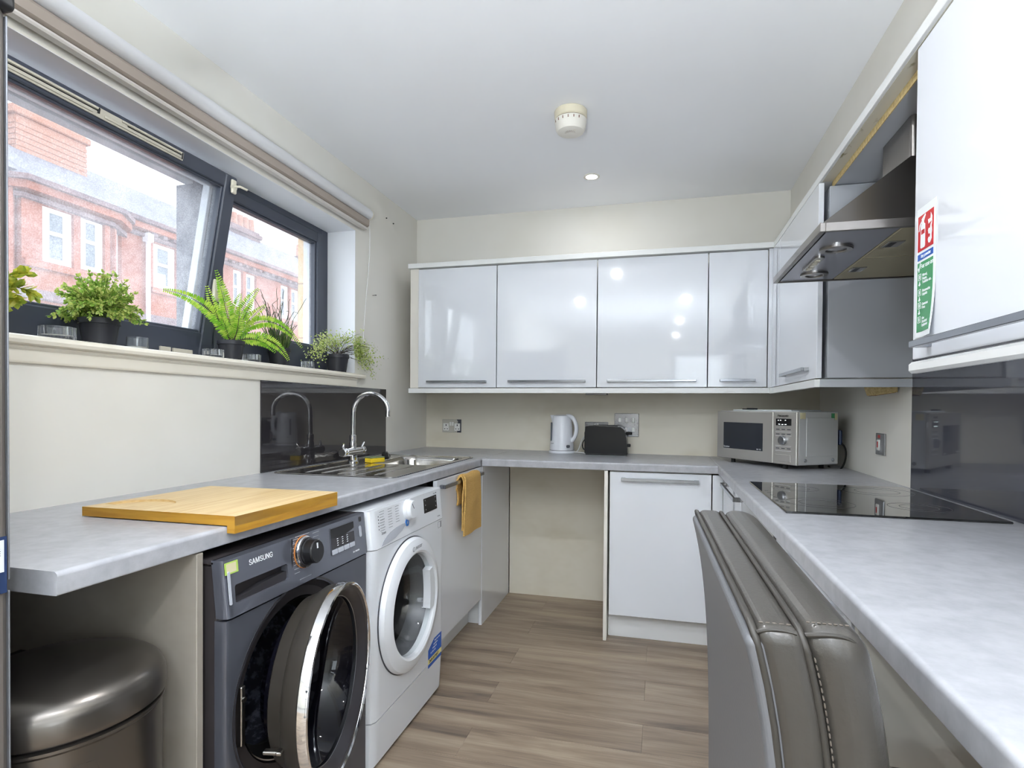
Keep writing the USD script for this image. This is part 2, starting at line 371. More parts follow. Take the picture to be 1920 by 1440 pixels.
w2.part('window_frame', cat(bx(.2, 2.0, -4.33, -4.27, .9, .96), bx(.2, 2.0, -4.33, -4.27, 2.14, 2.2), bx(.2, .26, -4.33, -4.27, .96, 2.14), bx(1.94, 2.0, -4.33, -4.27, .96, 2.14), bx(1.07, 1.13, -4.33, -4.27, .96, 2.14)), 'window_frame')
w2.part('pane', bx(.26, 1.94, -4.304, -4.298, .96, 2.14, b=0), 'clean_glass')

# floor of grey oak planks
fl = Thing('floor', kind='structure')
fl.part('underlay', wallbox(-1.9, 3.2, -4.4, 3.9, -.06, -.012), 'rubber')
k0 = int(math.floor((-1.6-1.815)/.183)); k1 = int(math.ceil((3.72-1.815)/.183))
for k in range(k0, k1):
    y0 = 1.815+.183*k; j = (-.66 if k % 2 == 0 else -.05)-1.22*2
    x = j
    while x < 1.0:
        a, b_ = max(x, -1.7), min(x+1.22, 1.05)
        if b_-a > .02:
            fl.part('plank', bx(a+.0002, b_-.0002, y0+.0002, y0+.1828, -.012, 0, b=.0006), 'oak_plank', smooth=False)
        x += 1.22
fl.part('carpet', wallbox(-2.2, 3.2, -4.4, 1.815+.183*k0, -.012, -.001), 'carpet_grey')
fl.part('carpet', wallbox(1.05, 3.2, 1.815+.183*k0, -.35, -.012, -.001), 'carpet_grey')

# ---- window in the left wall
win = Thing('window_1', kind='structure', loc=(-1.76, 1.75, 1.36))
FX0, FX1 = -1.785, -1.74
MY = 1.90        # mullion
def ringbox(y0, y1, z0, z1, wl, wr, wb_, wt, x0, x1, b=.002):
    return cat(bx(x0, x1, y0, y0+wl, z0, z1, b), bx(x0, x1, y1-wr, y1, z0, z1, b), bx(x0, x1, y0+wl, y1-wr, z0, z0+wb_, b), bx(x0, x1, y0+wl, y1-wr, z1-wt, z1, b))
win.part('window_frame', cat(ringbox(WY0, WY1, WZ0, WZ1, .06, .06, .02, .04, FX0, FX1), bx(FX0, FX1, MY-.035, MY+.035, WZ0+.02, WZ1-.04)), 'window_frame')
# fixed right light with its bead
win.part('casement_frame', ringbox(MY+.02, WY1-.045, WZ0+.01, WZ1-.03, .05, .058, .125, .05, FX0+.004, FX1+.008, b=.004), 'window_frame')
win.part('glazing_bead', ringbox(MY+.068, WY1-.10, WZ0+.132, WZ1-.078, .012, .012, .012, .012, FX0+.006, FX1-.004, b=.003), 'window_frame')
win.part('pane', bx(-1.772, -1.766, MY+.075, WY1-.107, WZ0+.139, WZ1-.085, b=0), 'window_glass')
# outside liner of pale aluminium
win.part('outer_frame', cat(bx(-1.83, -1.786, WY1-.088, WY1-.01, WZ0, WZ1, .002), bx(-1.83, -1.786, WY0, WY1-.088, WZ1-.062, WZ1, .002), bx(-1.85, -1.786, WY0, WY1, WZ0-.02, WZ0+.10, .002)), 'alu_light')
win.part('outer_mullion', bx(-1.87, -1.786, MY-.03, MY+.03, WZ0+.08, WZ1-.062, .002), 'window_frame')
# tilting left sash, hinged along its bottom edge
SY0, SY1 = .78, 1.897
sash_top = np.array([-1.603, 2.068]); sash_bot = np.array([-1.732, 1.378])
L = float(np.linalg.norm(sash_top-sash_bot)); up = (sash_top-sash_bot)/L; nn = np.array([up[1], -up[0]])   # towards the room
def sash(y0, y1, h0, h1, t0, t1, b=.002):
    m = bx(t0, t1, y0, y1, h0, h1, b); v = m.vertices.copy()
    m.vertices = np.c_[sash_bot[0]+v[:, 0]*nn[0]+v[:, 2]*up[0], v[:, 1], sash_bot[1]+v[:, 0]*nn[1]+v[:, 2]*up[1]]; return m
def sring(y0, y1, h0, h1, wl, wr, wb_, wt, t0, t1, b=.002):
    return cat(sash(y0, y0+wl, h0, h1, t0, t1, b), sash(y1-wr, y1, h0, h1, t0, t1, b), sash(y0+wl, y1-wr, h0, h0+wb_, t0, t1, b), sash(y0+wl, y1-wr, h1-wt, h1, t0, t1, b))
sh = win.part('opening_sash', sring(SY0, SY1, 0, L, .06, .058, .088, .052, -.052, 0, .004), 'window_frame')
win.part('sash_bead', sring(SY0+.055, SY1-.052, .082, L-.046, .014, .014, .014, .014, -.046, -.008, .003), 'window_frame', parent=sh)
win.part('sash_edge', cat(sash(SY0+.06, SY1-.058, L-.062, L-.05, -.078, -.052), sash(SY1-.075, SY1-.06, .09, L-.052, -.085, -.052), sash(SY0+.06, SY1-.06, .075, .088, -.075, -.052)), 'alu_light', parent=sh)
win.part('sash_pane', sash(SY0+.066, SY1-.064, .094, L-.058, -.034, -.028, 0), 'window_glass', parent=sh)
# trickle vent along the head of the sash
def svent(y0, y1, h0, h1, t0, t1): return sash(y0, y1, h0, h1, t0, t1, .001)
tv = win.part('trickle_vent', cat(svent(.80, 1.635, L-.040, L-.012, 0, .005), svent(.80, 1.33, L-.020, L-.014, .005, .009), svent(.80, 1.31, L-.034, L-.026, .005, .008), svent(1.40, 1.625, L-.020, L-.014, .005, .009), svent(1.345, 1.625, L-.034, L-.026, .005, .008)), 'vent_beige')
win.part('vent_slot', cat(svent(.80, 1.325, L-.0245, L-.0215, .004, .0062), svent(1.42, 1.625, L-.0245, L-.0215, .004, .0062), svent(1.322, 1.328, L-.030, L-.014, .005, .0095), svent(1.626, 1.631, L-.036, L-.014, .005, .008)), 'print_black', parent=tv)
# catch at the sash corner and the handle on its stile
hp = sash_bot+up*(L-.022)
win.part('catch', cat(cyl((hp[0]+.002, 1.872, hp[1]-.02), (hp[0]+.012, 1.872, hp[1]-.021), .013, 16), rbx(hp[0], hp[0]+.012, 1.86, 1.884, hp[1]-.045, hp[1]+.008, .005), sweep([(hp[0]+.01, 1.872, hp[1]-.018), (hp[0]+.03, 1.878, hp[1]-.018), (hp[0]+.04, 1.905, hp[1]-.022)], .0045, 8)), 'handle_cream', parent=sh)
mp = sash_bot+up*(.262)
win.part('sash_handle', cat(rbx(mp[0]-.004, mp[0]+.012, 1.853, 1.887, mp[1]-.045, mp[1]+.04, .006), rbx(mp[0]+.012, mp[0]+.03, 1.862, 1.880, mp[1]-.012, mp[1]+.012, .005), rbx(mp[0]+.026, mp[0]+.038, 1.858, 1.884, mp[1]-.075, mp[1]+.014, .005)), 'handle_cream', parent=sh)
win.part('hinge_plate', cat(bx(-1.730, -1.722, 1.655, 1.70, 1.372, 1.395, .001), bx(-1.730, -1.722, 1.71, 1.80, 1.372, 1.394, .001)), 'vent_beige')
win.part('reveal_lining', cat(bx(-1.74, XL+.0008, WY1-.001, WY1+.0, WZ0, WZ1, 0), bx(-1.74, XL+.0008, WY0, WY1, WZ1-.001, WZ1, 0)), 'reveal_paint')
# window board with moulded nose and apron below
nose = Polygon([(-1.742, WZ0-.026), (XL+.024, WZ0-.026), (XL+.031, WZ0-.022), (XL+.034, WZ0-.013), (XL+.031, WZ0-.004), (XL+.024, WZ0), (-1.742, WZ0)])
win.part('sill', extY(nose, WY0-.06, 2.80), 'sill_paint')
apron = Polygon([(XL, WZ0-.071), (XL+.008, WZ0-.071), (XL+.012, WZ0-.064), (XL+.012, WZ0-.038), (XL+.018, WZ0-.031), (XL+.018, WZ0-.026), (XL, WZ0-.026)])
win.part('sill_apron', extY(apron, WY0-.06, 2.735), 'sill_paint')
# stone jamb and head outside
wo = struct('wall_outer', cat(wallbox(-1.87, -1.832, WY0-.6, WY1+.6, WZ1-.03, WZ1+.5), wallbox(-1.87, -1.832, WY0-.6, WY1+.6, WZ0-.5, WZ0-.02)), 'sandstone_buff')
for i in range(4):
    z0 = WZ0-.10+i*.287
    put(wo, 'stone', bx(-1.872, -1.833, WY1-.075, WY1+.25, z0+.002, z0+.285, .003), 'sandstone_buff')

# ================================================================ WORKTOPS
def bull(front, back, zt=WT, zb=WB, r=.009):
    """profile (d, z): from back (d = back) to rounded front (d = front > back)."""
    a = [(front-r+r*math.cos(t), zt-r+r*math.sin(t)) for t in np.linspace(0, math.pi/2, 7)]
    c = [(front-.004+.004*math.cos(t), zb+.004+.004*math.sin(t)) for t in np.linspace(-math.pi/2, 0, 4)]
    return [(back, zb)]+c+a+[(back, zt)]
bowl_hole = ext(rrect(-1.384, -1.006, 2.476, 2.944, .075), .4); bowl_hole.apply_translation((0, 0, .7))
lw = sub(extY(bull(-.948, XL), .712, 3.66), bowl_hole)
v = lw.vertices; w = (v[:, 0]-XL)/.628; v[:, 0] += w*np.clip((v[:, 1]-.712)/2.22, 0, 1)*.024
v[:, 1] = np.where((v[:, 1] > 3.5), np.array([yw(x) for x in v[:, 0]]), v[:, 1])
single('worktop', lw, 'worktop', 'long pale grey laminate worktop under the window holding the sink and the cutting board', 'worktop')
bwk = place(ext(Polygon(bull(.595, 0)), 1.2), (0, -1, 0), (0, 0, 1), (.2748, 3.526, 0))     # local x -> -y, extrude -> -x
v = bwk.vertices
v[:, 1] = np.where(v[:, 1] > 3.4, np.array([yw(x) for x in v[:, 0]]), v[:, 1])
single('worktop', bwk, 'worktop', 'short pale grey laminate worktop along the back wall under kettle and toaster', 'worktop')
hob_hole = bx(.39, .78, 1.70, 2.22, .8, .95, 0)
rw = extY([(-x+.0, z) for x, z in bull(-.275, -XR)][::-1], -.25, 3.5255)
single('worktop', rw, 'worktop', 'pale grey laminate worktop along the right wall with the hob and the microwave', 'worktop')

# ================================================================ BASE UNITS
def bar_handle(a, b_, out, t=.010, w=.016, stand=.028):
    """bar handle from a to b_, standing off along unit vector out; returns one mesh."""
    a, b_, out = (np.asarray(x, float) for x in (a, b_, out)); d = (b_-a)/np.linalg.norm(b_-a); up_ = np.cross(out, d)
    L_ = np.linalg.norm(b_-a)
    m = [bx(0, L_, -w/2, w/2, stand-t, stand, .0012)]
    for s in (0, L_-.02): m.append(bx(s, s+.02, -w/2, w/2, 0, stand-t, .0008))
    return place(cat(m), d, np.cross(out, d), a)
t = Thing('base_cabinet', 'white base cabinet door with bar handle on the back run, between open niche and corner', 'cabinet', (0, 3.2, 0))
t.part('body', bx(-.246, .245, 2.967, 3.50, .13, .866), 'edge_white')
d = t.part('door', bx(-.245, .247, 2.945, 2.965, .13, .863, .0015), 'gloss_white')
t.part('handle', bar_handle((-.187, 2.945, .828), (.187, 2.945, .828), (0, -1, 0)), 'handle_metal', parent=d)
t.part('plinth', bx(-.252, .27, 3.005, 3.02, 0, .128), 'matt_white')
single('end_panel', bx(-.272, -.254, 2.93, 3.53, 0, .868), 'edge_white', 'white upright panel between the open niche and the back base cabinet', 'panel')
single('end_panel', bx(-.947, -.929, 2.955, 3.53, 0, .868), 'gloss_white', 'white upright panel between the open niche and the door with the towel', 'panel')
single('end_panel', cat(bx(-1.55, -.947, 1.0, 1.018, 0, .868)), 'panel_shade', 'white upright panel, coloured darker for recess shade, between the pedal bin and the dark grey washing machine', 'panel')
single('corner_post', bx(.252, .30, 2.945, 2.963, .13, .863), 'gloss_white', 'narrow white filler post in the corner next to the oven run', 'filler')
# the door with the towel, left run
t = Thing('integrated_dishwasher', 'white panelled dishwasher front with bar handle and hanging towel, beside the washing machine', 'dishwasher', (-1.2, 2.62, 0))
t.part('body', bx(-1.53, -.952, 2.31, 2.94, .14, .72), 'side_grey')
d = t.part('door', bx(-.95, -.93, 2.305, 2.945, .147, .866, .0015), 'gloss_white')
t.part('handle', bar_handle((-.93, 2.335, .836), (-.93, 2.90, .836), (1, 0, 0)), 'handle_metal', parent=d)
t.part('plinth', bx(-1.03, -1.012, 2.30, 3.0, 0, .145), 'matt_white')
t.part('service_panel', bx(-1.012, -.948, 2.975, 2.985, 0, .145), 'matt_white')
# right run under the hob
t = Thing('base_cabinet', 'white base cabinet with bar handle in the corner between oven and back run', 'cabinet', (.6, 2.6, 0))
t.part('body', bx(.322, .85, 2.30, 2.94, .13, .866), 'edge_white')
d = t.part('door', bx(.30, .32, 2.285, 2.94, .13, .863, .0015), 'gloss_white')
t.part('handle', bar_handle((.30, 2.80, .838), (.30, 2.324, .838), (-1, 0, 0)), 'handle_metal', parent=d)
t.part('plinth', bx(.36, .375, 1.005, 2.96, 0, .128), 'matt_white')
t = Thing('oven', 'built-in steel fronted oven below the black hob', 'oven', (.6, 1.95, 0))
t.part('body', bx(.322, .85, 1.65, 2.27, .13, .866), 'steel_dark')
t.part('control_panel', bx(.296, .32, 1.645, 2.272, .745, .861, .002), 'steel')
for y in (1.76, 1.86, 2.06, 2.16):
    t.part('knob', cyl((.296, y, .80), (.272, y, .80), .019, 20, .016, .003), 'steel_dark')
t.part('display', bx(.2945, .297, 1.91, 2.01, .78, .825), 'hob_glass')
d = t.part('door', bx(.298, .32, 1.645, 2.272, .15, .74, .002), 'steel')
t.part('door_glass', bx(.2965, .299, 1.70, 2.22, .24, .62), 'hob_glass', parent=d)
t.part('handle', cat(cyl((.262, 1.70, .70), (.262, 2.22, .70), .008, 16), cyl((.262, 1.73, .70), (.30, 1.73, .70), .006, 10), cyl((.262, 2.19, .70), (.30, 2.19, .70), .006, 10)), 'handle_metal', parent=d)
t = Thing('base_cabinet', 'white base unit with drawers nearest the grey stool, under the right worktop', 'cabinet', (.6, 1.3, 0))
t.part('body', bx(.322, .85, 1.02, 1.63, .13, .866), 'edge_white')
for z0, z1 in ((.13, .40), (.404, .66), (.664, .863)):
    d = t.part('drawer', bx(.30, .32, 1.02, 1.632, z0, z1, .0015), 'gloss_white')
    t.part('handle', bar_handle((.30, 1.52, z1-.035), (.30, 1.12, z1-.035), (-1, 0, 0)), 'handle_metal', parent=d)
single('end_panel', bx(.30, .85, .985, 1.003, 0, .868), 'edge_white', 'white end panel closing the right base units beside the knee space', 'panel')
single('back_panel', bx(.845, .8615, -.2, .983, 0, .868), 'knee_shade', 'panel at the back of the knee space, coloured grey for the shade under the breakfast bar', 'panel')

# ================================================================ WALL UNITS
YC = 3.20
t = Thing('wall_cabinet_filler', 'narrow white filler at the window end of the wall cabinets', 'filler', (-1.45, 3.3, 1.3))
t.part('panel', bx(-1.476, -1.421, YC+.012, YC+.03, 1.30, 2.02), 'edge_white')
t.part('side_panel', bx(-1.476, -1.46, YC+.03, 3.52, 1.30, 2.02), 'edge_white')
doors = [(-1.418, -.928, (-1.355, -.985), 'narrow white gloss wall cabinet nearest the window, window light mirrored in its door'),
         (-.924, -.347, (-.852, -.405), 'wide white gloss wall cabinet above the bare wall beside the kettle, second from the window'),
         (-.343, .239, (-.287, .184), 'wide white gloss wall cabinet above the toaster, third from the window'),
         (.243, .533, (.302, .476), 'narrow white gloss wall cabinet in the corner by the cooker hood')]
for x0, x1, (h0, h1), lab in doors:
    t = Thing('wall_cabinet', lab, 'cabinet', ((x0+x1)/2, 3.36, 1.3))
    t.part('body', bx(x0+.009, x1-.009, YC+.024, 3.52, 1.302, 2.0), 'matt_white')
    d = t.part('door', bx(x0+.0005, x1-.0005, YC, YC+.02, 1.3035, 2.0125, .0015), 'gloss_white')
    t.part('handle', bar_handle((h0, YC, 1.338), (h1, YC, 1.338), (0, -1, 0), w=.012), 'handle_metal', parent=d)
single('corner_post', bx(.537, .573, YC-.002, YC+.02, 1.30, 2.018), 'gloss_white', 'slim white post where the back and right wall cabinets meet', 'filler')
t = Thing('wall_cabinet', 'white wall cabinet with grey side panel between corner and cooker hood', 'cabinet', (.7, 2.76, 1.3))
t.part('body', bx(.590, .86, 2.322, 3.18, 1.302, 2.0), 'side_grey')
t.part('side_panel', bx(.588, .8625, 2.305, 2.321, 1.302, 1.998), 'side_grey')
d = t.part('door', bx(.555, .573, 2.318, 3.014, 1.302, 2.016, .0015), 'gloss_white')
t.part('filler_panel', bx(.5555, .573, 3.018, 3.196, 1.302, 2.016, .0015), 'gloss_white')
t.part('handle', bar_handle((.555, 2.86, 1.343), (.555, 2.43, 1.343), (-1, 0, 0), w=.014), 'handle_metal', parent=d)
t = Thing('wall_cabinet', 'large white wall cabinet close to the camera carrying the fire extinguisher sign', 'cabinet', (.7, 1.19, 1.3))
t.part('body', bx(.577, .86, .89, 1.488, 1.302, 2.0), 'matt_white')
d = t.part('door', bx(.555, .575, .89, 1.49, 1.300, 2.0, .0015), 'gloss_white')
t.part('handle', bar_handle((.555, 1.415, 1.327), (.555, .985, 1.327), (-1, 0, 0), w=.014, t=.012, stand=.036), 'handle_metal', parent=d)
# cornice above, light pelmet below
single('cornice', cat(bx(-1.481, .557, YC-.014, YC+.06, 2.02, 2.048)), 'cornice_white', 'white cornice strip on top of the back wall cabinets', 'cornice')
t = Thing('cornice', 'white cornice board over hood and right wall cabinets, glue marks beneath', 'cornice', (.6, 2., 2.02))
t.part('board', bx(.557, .70, .3, 3.19, 2.021, 2.049), 'cornice_white')
t.part('underside', bx(.566, .605, .3, 2.32, 2.0195, 2.0212, 0), 'glue_marks')
t = Thing('hood_recess_board', 'grey board closing the recess above the cooker hood, raw chipboard front edge', 'board', (.72, 1.9, 2.0))
t.part('board', bx(.604, .8625, 1.495, 2.318, 2.0, 2.019, 0), 'side_grey')
t.part('raw_edge', bx(.601, .604, 1.495, 2.33, 1.998, 2.019, 0), 'raw_board')
single('light_pelmet', bx(-1.476, .557, YC-.012, YC+.008, 1.27, 1.298), 'cornice_white', 'white pelmet strip under the back wall cabinets', 'pelmet')
t = Thing('light_pelmet', 'white pelmet strip wrapping under the corner cabinet beside the hood', 'pelmet', (.6, 2.7, 1.27))
t.part('front_strip', bx(.545, .563, 2.30, 3.188, 1.268, 1.297), 'cornice_white')
t.part('side_strip', bx(.563, .8625, 2.30, 2.318, 1.268, 1.297), 'side_grey')
single('light_pelmet', bx(.545, .567, .85, 1.489, 1.268, 1.294, .006), 'cornice_white', 'white rounded pelmet strip under the near cabinet with the sign', 'pelmet')
t = Thing('cabinet_light', 'slim dark under-cabinet light above the toaster', 'light', (-.35, 3.3, 1.27))
t.part('body', bx(-.41, -.29, 3.23, 3.32, 1.262, 1.30), 'steel_dark')
t = Thing('cabinet_light', 'wedge shaped brownish under-cabinet light above the red cooker switch', 'light', (.78, 2.5, 1.27))
t.part('body', place(ext(Polygon([(0, 0), (.09, 0), (.09, .046), (.02, .058)]), .10), (1, 0, 0), (0, 0, -1), (.765, 2.42, 1.30)), 'raw_board')
t.part('lamp_plate', place(ext(Polygon([(.022, .0585), (.088, .0468), (.088, .0480), (.022, .0598)]), .08), (1, 0, 0), (0, 0, -1), (.765, 2.43, 1.30)), 'bamboo_cut')

t = Thing('floor_lamp', 'added black uplighter on a stand behind the camera, unseen fill light', 'lamp', (-.1, -.85, 0))  # made-up uplighter, lifts the ceiling with bounced fill
t.part('base', along(lathe([(0, 0), (.14, 0), (.14, .015), (.02, .03), (0, .03)], 40), (-.1, -.85, 0), (0, 0, 1)), 'black_plastic')
t.part('pole', cyl((-.1, -.85, .03), (-.1, -.85, .92), .014, 20), 'black_plastic')
t.part('bowl', along(lathe([(0, 0), (.03, 0), (.12, .03), (.175, .09), (.17, .09), (.115, .035), (0, .02)], 48), (-.1, -.85, .90), (0, 0, 1)), 'black_plastic')
t.part('lamp', along(lathe([(0, 0), (.13, 0), (.13, .004), (0, .004)], 40), (-.1, -.85, .955), (0, 0, 1)), 'fill_uplight')
# ================================================================ FRIDGE
t = Thing('fridge_freezer', 'tall brushed steel fridge freezer at the edge of the picture by the worktop end', 'fridge', (-1.25, .35, 0))
t.part('body', bx(-1.55, -1.0, .06, .642, .03, 1.78, .004), 'steel_dark')
def fdoor(z0, z1):
    prof = Polygon([(-.998, .05), (-.962, .05), (-.951, .062), (-.949, .12), (-.947, .35), (-.949, .58), (-.951, .634), (-.962, .646), (-.998, .646)])
    m = ext(prof, z1-z0); m.apply_translation((0, 0, z0)); return m
for z0, z1 in ((.914, 1.768), (.05, .902)):
    d = t.part('door', fdoor(z0, z1), 'fridge_steel')
    t.part('door_edge', bx(-.992, -.956, .6455, .648, z0+.002, z1-.002, .001), 'fridge_edge', parent=d)
t.part('gasket', bx(-.999, -.965, .06, .64, .902, .914, 0), 'rubber')
t.part('hinge_cap', rbx(-1.01, -.94, .58, .650, 1.768, 1.80, .008), 'print_black')
t.part('hinge', cat(cyl((-.962, .60, .902), (-.962, .60, .914), .012, 16), bx(-.985, -.95, .55, .63, .905, .911)), 'chrome')
e = t.part('energy_label', bx(-.9495, -.9483, .545, .638, .90, .985, 0), 'label_navy')
t.part('label_paper', bx(-.9485, -.9478, .55, .634, .932, .980, 0), 'print_white', parent=e)
t.part('lettering', cat(text('R', .008, LEFT, (-.9478, .622, .967)), text('SE', .007, LEFT, (-.9478, .618, .957)), text('CO', .007, LEFT, (-.9478, .612, .947)), text('5', .016, LEFT, (-.9478, .600, .948), True), text('E', .008, LEFT, (-.9478, .618, .935))), 'print_dark', parent=e)

# ================================================================ DARK GREY WASHER DRYER, door ajar
t = Thing('washing_machine', 'dark grey washing machine with its round chrome-rimmed door standing ajar', 'washing machine', (-1.2, 1.33, 0))
FXs, Y0s, Y1s, CYs, CZs = -.892, 1.022, 1.632, 1.287, .487
t.part('cabinet', sub(bx(-1.49, FXs-.02, Y0s+.004, Y1s-.004, .012, .838, .004), cyl((-1.35, CYs, CZs), (-.80, CYs, CZs), .20, 48)), 'samsung_side')
t.part('top_panel', bx(-1.50, FXs-.03, Y0s, Y1s, .838, .85, .004), 'samsung_side')
fp = Polygon([(FXs-.03, Y0s), (FXs-.012, Y0s), (FXs-.003, Y0s+.004), (FXs, Y0s+.014), (FXs, Y1s-.014), (FXs-.003, Y1s-.004), (FXs-.012, Y1s), (FXs-.03, Y1s)])
f = ext(fp, .70); f.apply_translation((0, 0, .020))
t.part('front_panel', sub(f, cyl((-1.0, CYs, CZs), (-.85, CYs, CZs), .240, 72)), 'samsung_grey')
# control fascia leaning back a little
def lean(z): return FXs+.004-(z-.725)*.10
fz0, fz1 = .7255, .850
fasc = ext(Polygon([(-.03, Y0s), (-.012, Y0s), (-.003, Y0s+.004), (0, Y0s+.014), (0, Y1s-.014), (-.003, Y1s-.004), (-.012, Y1s), (-.03, Y1s)]), fz1-fz0); v = fasc.vertices
fasc.vertices = np.c_[v[:, 0]+np.array([lean(z+fz0) for z in v[:, 2]]), v[:, 1], v[:, 2]+fz0]
recess = bx(-.93, -.85, 1.050, 1.232, .752, .792, .004)
c = t.part('control_panel', sub(fasc, recess), 'samsung_grey_gloss')
SF = ((0, 1, 0), tuple(np.array([-.0995, 0, .995])))
def sp(y, z, o=.0006): return (lean(z)+o, y, z)
t.part('drawer_recess', cat(bx(-.925, -.915, 1.050, 1.232, .752, .792, 0), place(ext(Polygon([(0, 0)]+[(x, .004+.017*math.sin(math.pi*min(x/.18, 1)*.55)) for x in np.linspace(0, .182, 12)]+[(.182, 0)]), .018), *LEFT, (-.915, 1.050, .752))), 'samsung_dark', parent=c)
t.part('drawer_seam', bx(lean(.79)-.0012, lean(.79)+.0014, 1.2495, 1.2512, .727, .849, 0), 'print_black', parent=c)
t.part('drawer_strip', place(ext(rrect(0, .007, 0, .072, .003), .002), *SF, sp(1.030, .754)), 'appliance_grey', parent=c)
st = t.part('sticker', place(ext(rrect(0, .040, 0, .026, .001), .0006), *SF, sp(1.024, .819)), 'sticker_green', parent=c)
t.part('sticker_label', place(ext(rrect(.005, .034, .003, .023, .001), .0009), *SF, sp(1.024, .819)), 'sticker_cream', parent=c)
t.part('lettering', cat(text('SAMSUNG', .0118, SF, sp(1.098, .8225), True)), 'print_white', parent=c)
t.part('programme_print', cat([place(ext(sbox(0, 0, w, .0022), .0003), *SF, sp(y, z)) for y, z, w in [(1.256, .842-.0105*i, .026-.002*(i % 3)) for i in range(9)]+[(1.345, .842-.0105*i, .03-.003*(i % 2)) for i in range(8)]+[(1.27, .847, .06), (1.275, .738, .05)]]), 'print_grey', parent=c)
kc = np.array(sp(1.300, .805, 0))
kn = np.array([.995, 0, .0995])
t.part('dial_ring', along(ring(.030, .0405, 0, .012, 40, .003), kc, kn), 'chrome', parent=c)
t.part('dial_skirt', along(ring(.028, .0375, .002, .015, 40, .002), kc, kn), 'samsung_dark', parent=c)
t.part('dial_line', along(ring(.0405, .0418, .001, .004, 48, .0005), kc, kn), 'dial_orange', parent=c)
t.part('dial', along(lathe([(0, 0), (.0345, 0), (.034, .018), (.031, .0205), (.030, .040), (.0275, .043), (0, .0432)], 48), kc, kn), 'black_plastic', parent=c)
t.part('dial_mark', place(ext(sbox(-.003, .008, .003, .022), .0006), *SF, tuple(kc+kn*.0432)), 'print_white', parent=c)
t.part('display', place(ext(rrect(0, .128, 0, .077, .004), .0012), *SF, sp(1.425, .762)), 'samsung_grey_gloss', parent=c)
t.part('screen', place(ext(Polygon([(0, .048), (.06, .044), (.124, .056), (.124, .075), (0, .075)]), .0018), *SF, sp(1.427, .762)), 'black_plastic', parent=c)
t.part('screen_panel', place(ext(rrect(.002, .126, .017, .047, .002), .0015), *SF, sp(1.425, .762)), 'samsung_dark', parent=c)
t.part('button', place(ext(rrect(.002, .030, .002, .015, .002), .0024), *SF, sp(1.425, .762)), 'appliance_grey', parent=c)
for i in range(1, 4): t.part('button', place(ext(rrect(.002+.0315*i, .030+.0315*i, .002, .015, .002), .0024), *SF, sp(1.425, .762)), 'appliance_grey', parent=c)
t.part('display_print', cat([place(ext(sbox(0, 0, .007, .0026), .0003), *SF, sp(1.455+.026*i, .803-.0062*j, .0024)) for i in range(3) for j in range(4)]+[text('Eco Bubble', .0052, SF, sp(1.538, .744))]), 'print_white', parent=c)
t.part('start_button', place(ext(rrect(0, .012, 0, .034, .005), .002), *SF, sp(1.582, .782)), 'appliance_grey', parent=c)
t.part('power_button', place(ext(rrect(0, .013, 0, .015, .004), .001), *SF, sp(1.586, .828)), 'samsung_dark', parent=c)
# door opening: dished surround, bright rim, gasket, drum
oc = np.array([FXs, CYs, CZs]); nx = np.array([1., 0, 0])
t.part('door_surround', along(lathe([(.243, .001), (.243, -.004), (.222, -.022), (.196, -.032), (.196, -.040), (.226, -.030), (.248, -.006), (.248, .001), (.243, .001)], 72), oc, nx), 'samsung_dark')
t.part('opening_rim', along(ring(.190, .197, -.036, -.026, 72, .002), oc, nx), 'handle_metal')
t.part('door_gasket', along(lathe([(.192, -.034), (.192, -.05), (.168, -.075), (.175, -.10), (.199, -.10), (.199, -.034), (.192, -.034)], 64), oc, nx), 'rubber')
t.part('drum', along(lathe([(.199, -.10), (.199, -.42), (0, -.44), (0, -.435), (.195, -.415), (.195, -.10), (.199, -.10)], 64), oc, nx), 'drum_dark')
t.part('latch_plate', cat(bx(-.914, -.897, 1.074, 1.088, .42, .555, .002), cyl((-.90, 1.081, .525), (-.893, 1.081, .525), .006, 14)), 'steel')
t.part('screw', cyl((-.912, 1.155, .318), (-.902, 1.155, .318), .006, 14, b=.002), 'steel')
t.part('screw', cyl((-.905, 1.215, .268), (-.888, 1.215, .268), .006, 14, b=.002), 'steel')
for y in (1.08, 1.58):
    t.part('foot', cyl((-.97, y, 0), (-.97, y, .02), .02, 16), 'rubber')
th = .2107; dn = np.array([math.cos(th), math.sin(th), 0]); dd = np.array([math.sin(th), -math.cos(th), 0])
dc = np.array([-.872, 1.5206, .4906])+.2377*dd-.016*dn
dl = lambda prof, n: lathe([(r_*.966, h_) for r_, h_ in prof], n)
D = t.part('door', along(dl([(.178, -.045), (.198, -.045), (.206, -.040), (.222, -.006), (.226, -.004), (.236, .010), (.243, .036), (.243, .046), (.209, .030), (.178, -.045)], 96), dc, dn), 'door_taupe')
t.part('door_rim', along(dl([(.234, .048), (.236, .060), (.240, .064), (.244, .062), (.247, .052), (.247, .042), (.243, .038), (.234, .048)], 96), dc, dn), 'chrome', parent=D)
t.part('door_bezel', along(dl([(.236, .046), (.236, .058), (.228, .056), (.212, .040), (.206, .030), (.206, .020), (.236, .046)], 96), dc, dn), 'samsung_dark', parent=D)
t.part('bowl_rim', along(ring(.198, .2015, .022, .034, 96, .001), dc, dn), 'handle_metal', parent=D)
t.part('door_glass', along(dl([(.208, .026), (.202, .022), (.176, -.02), (.166, -.060), (.140, -.078), (0, -.085), (0, -.092), (.146, -.085), (.173, -.064), (.183, -.022), (.210, .020), (.208, .026)], 96), dc, dn), 'dark_glass', parent=D)
lp = dc+dd*.222-dn*.035
t.part('latch_hook', place(cat(bx(-.004, .004, -.008, .008, -.002, .030, .002), bx(-.004, .004, -.010, .010, .028, .040, .002)), (0, 0, 1), tuple(dd), tuple(lp-np.array([0, 0, .06]))), 'steel', parent=D)

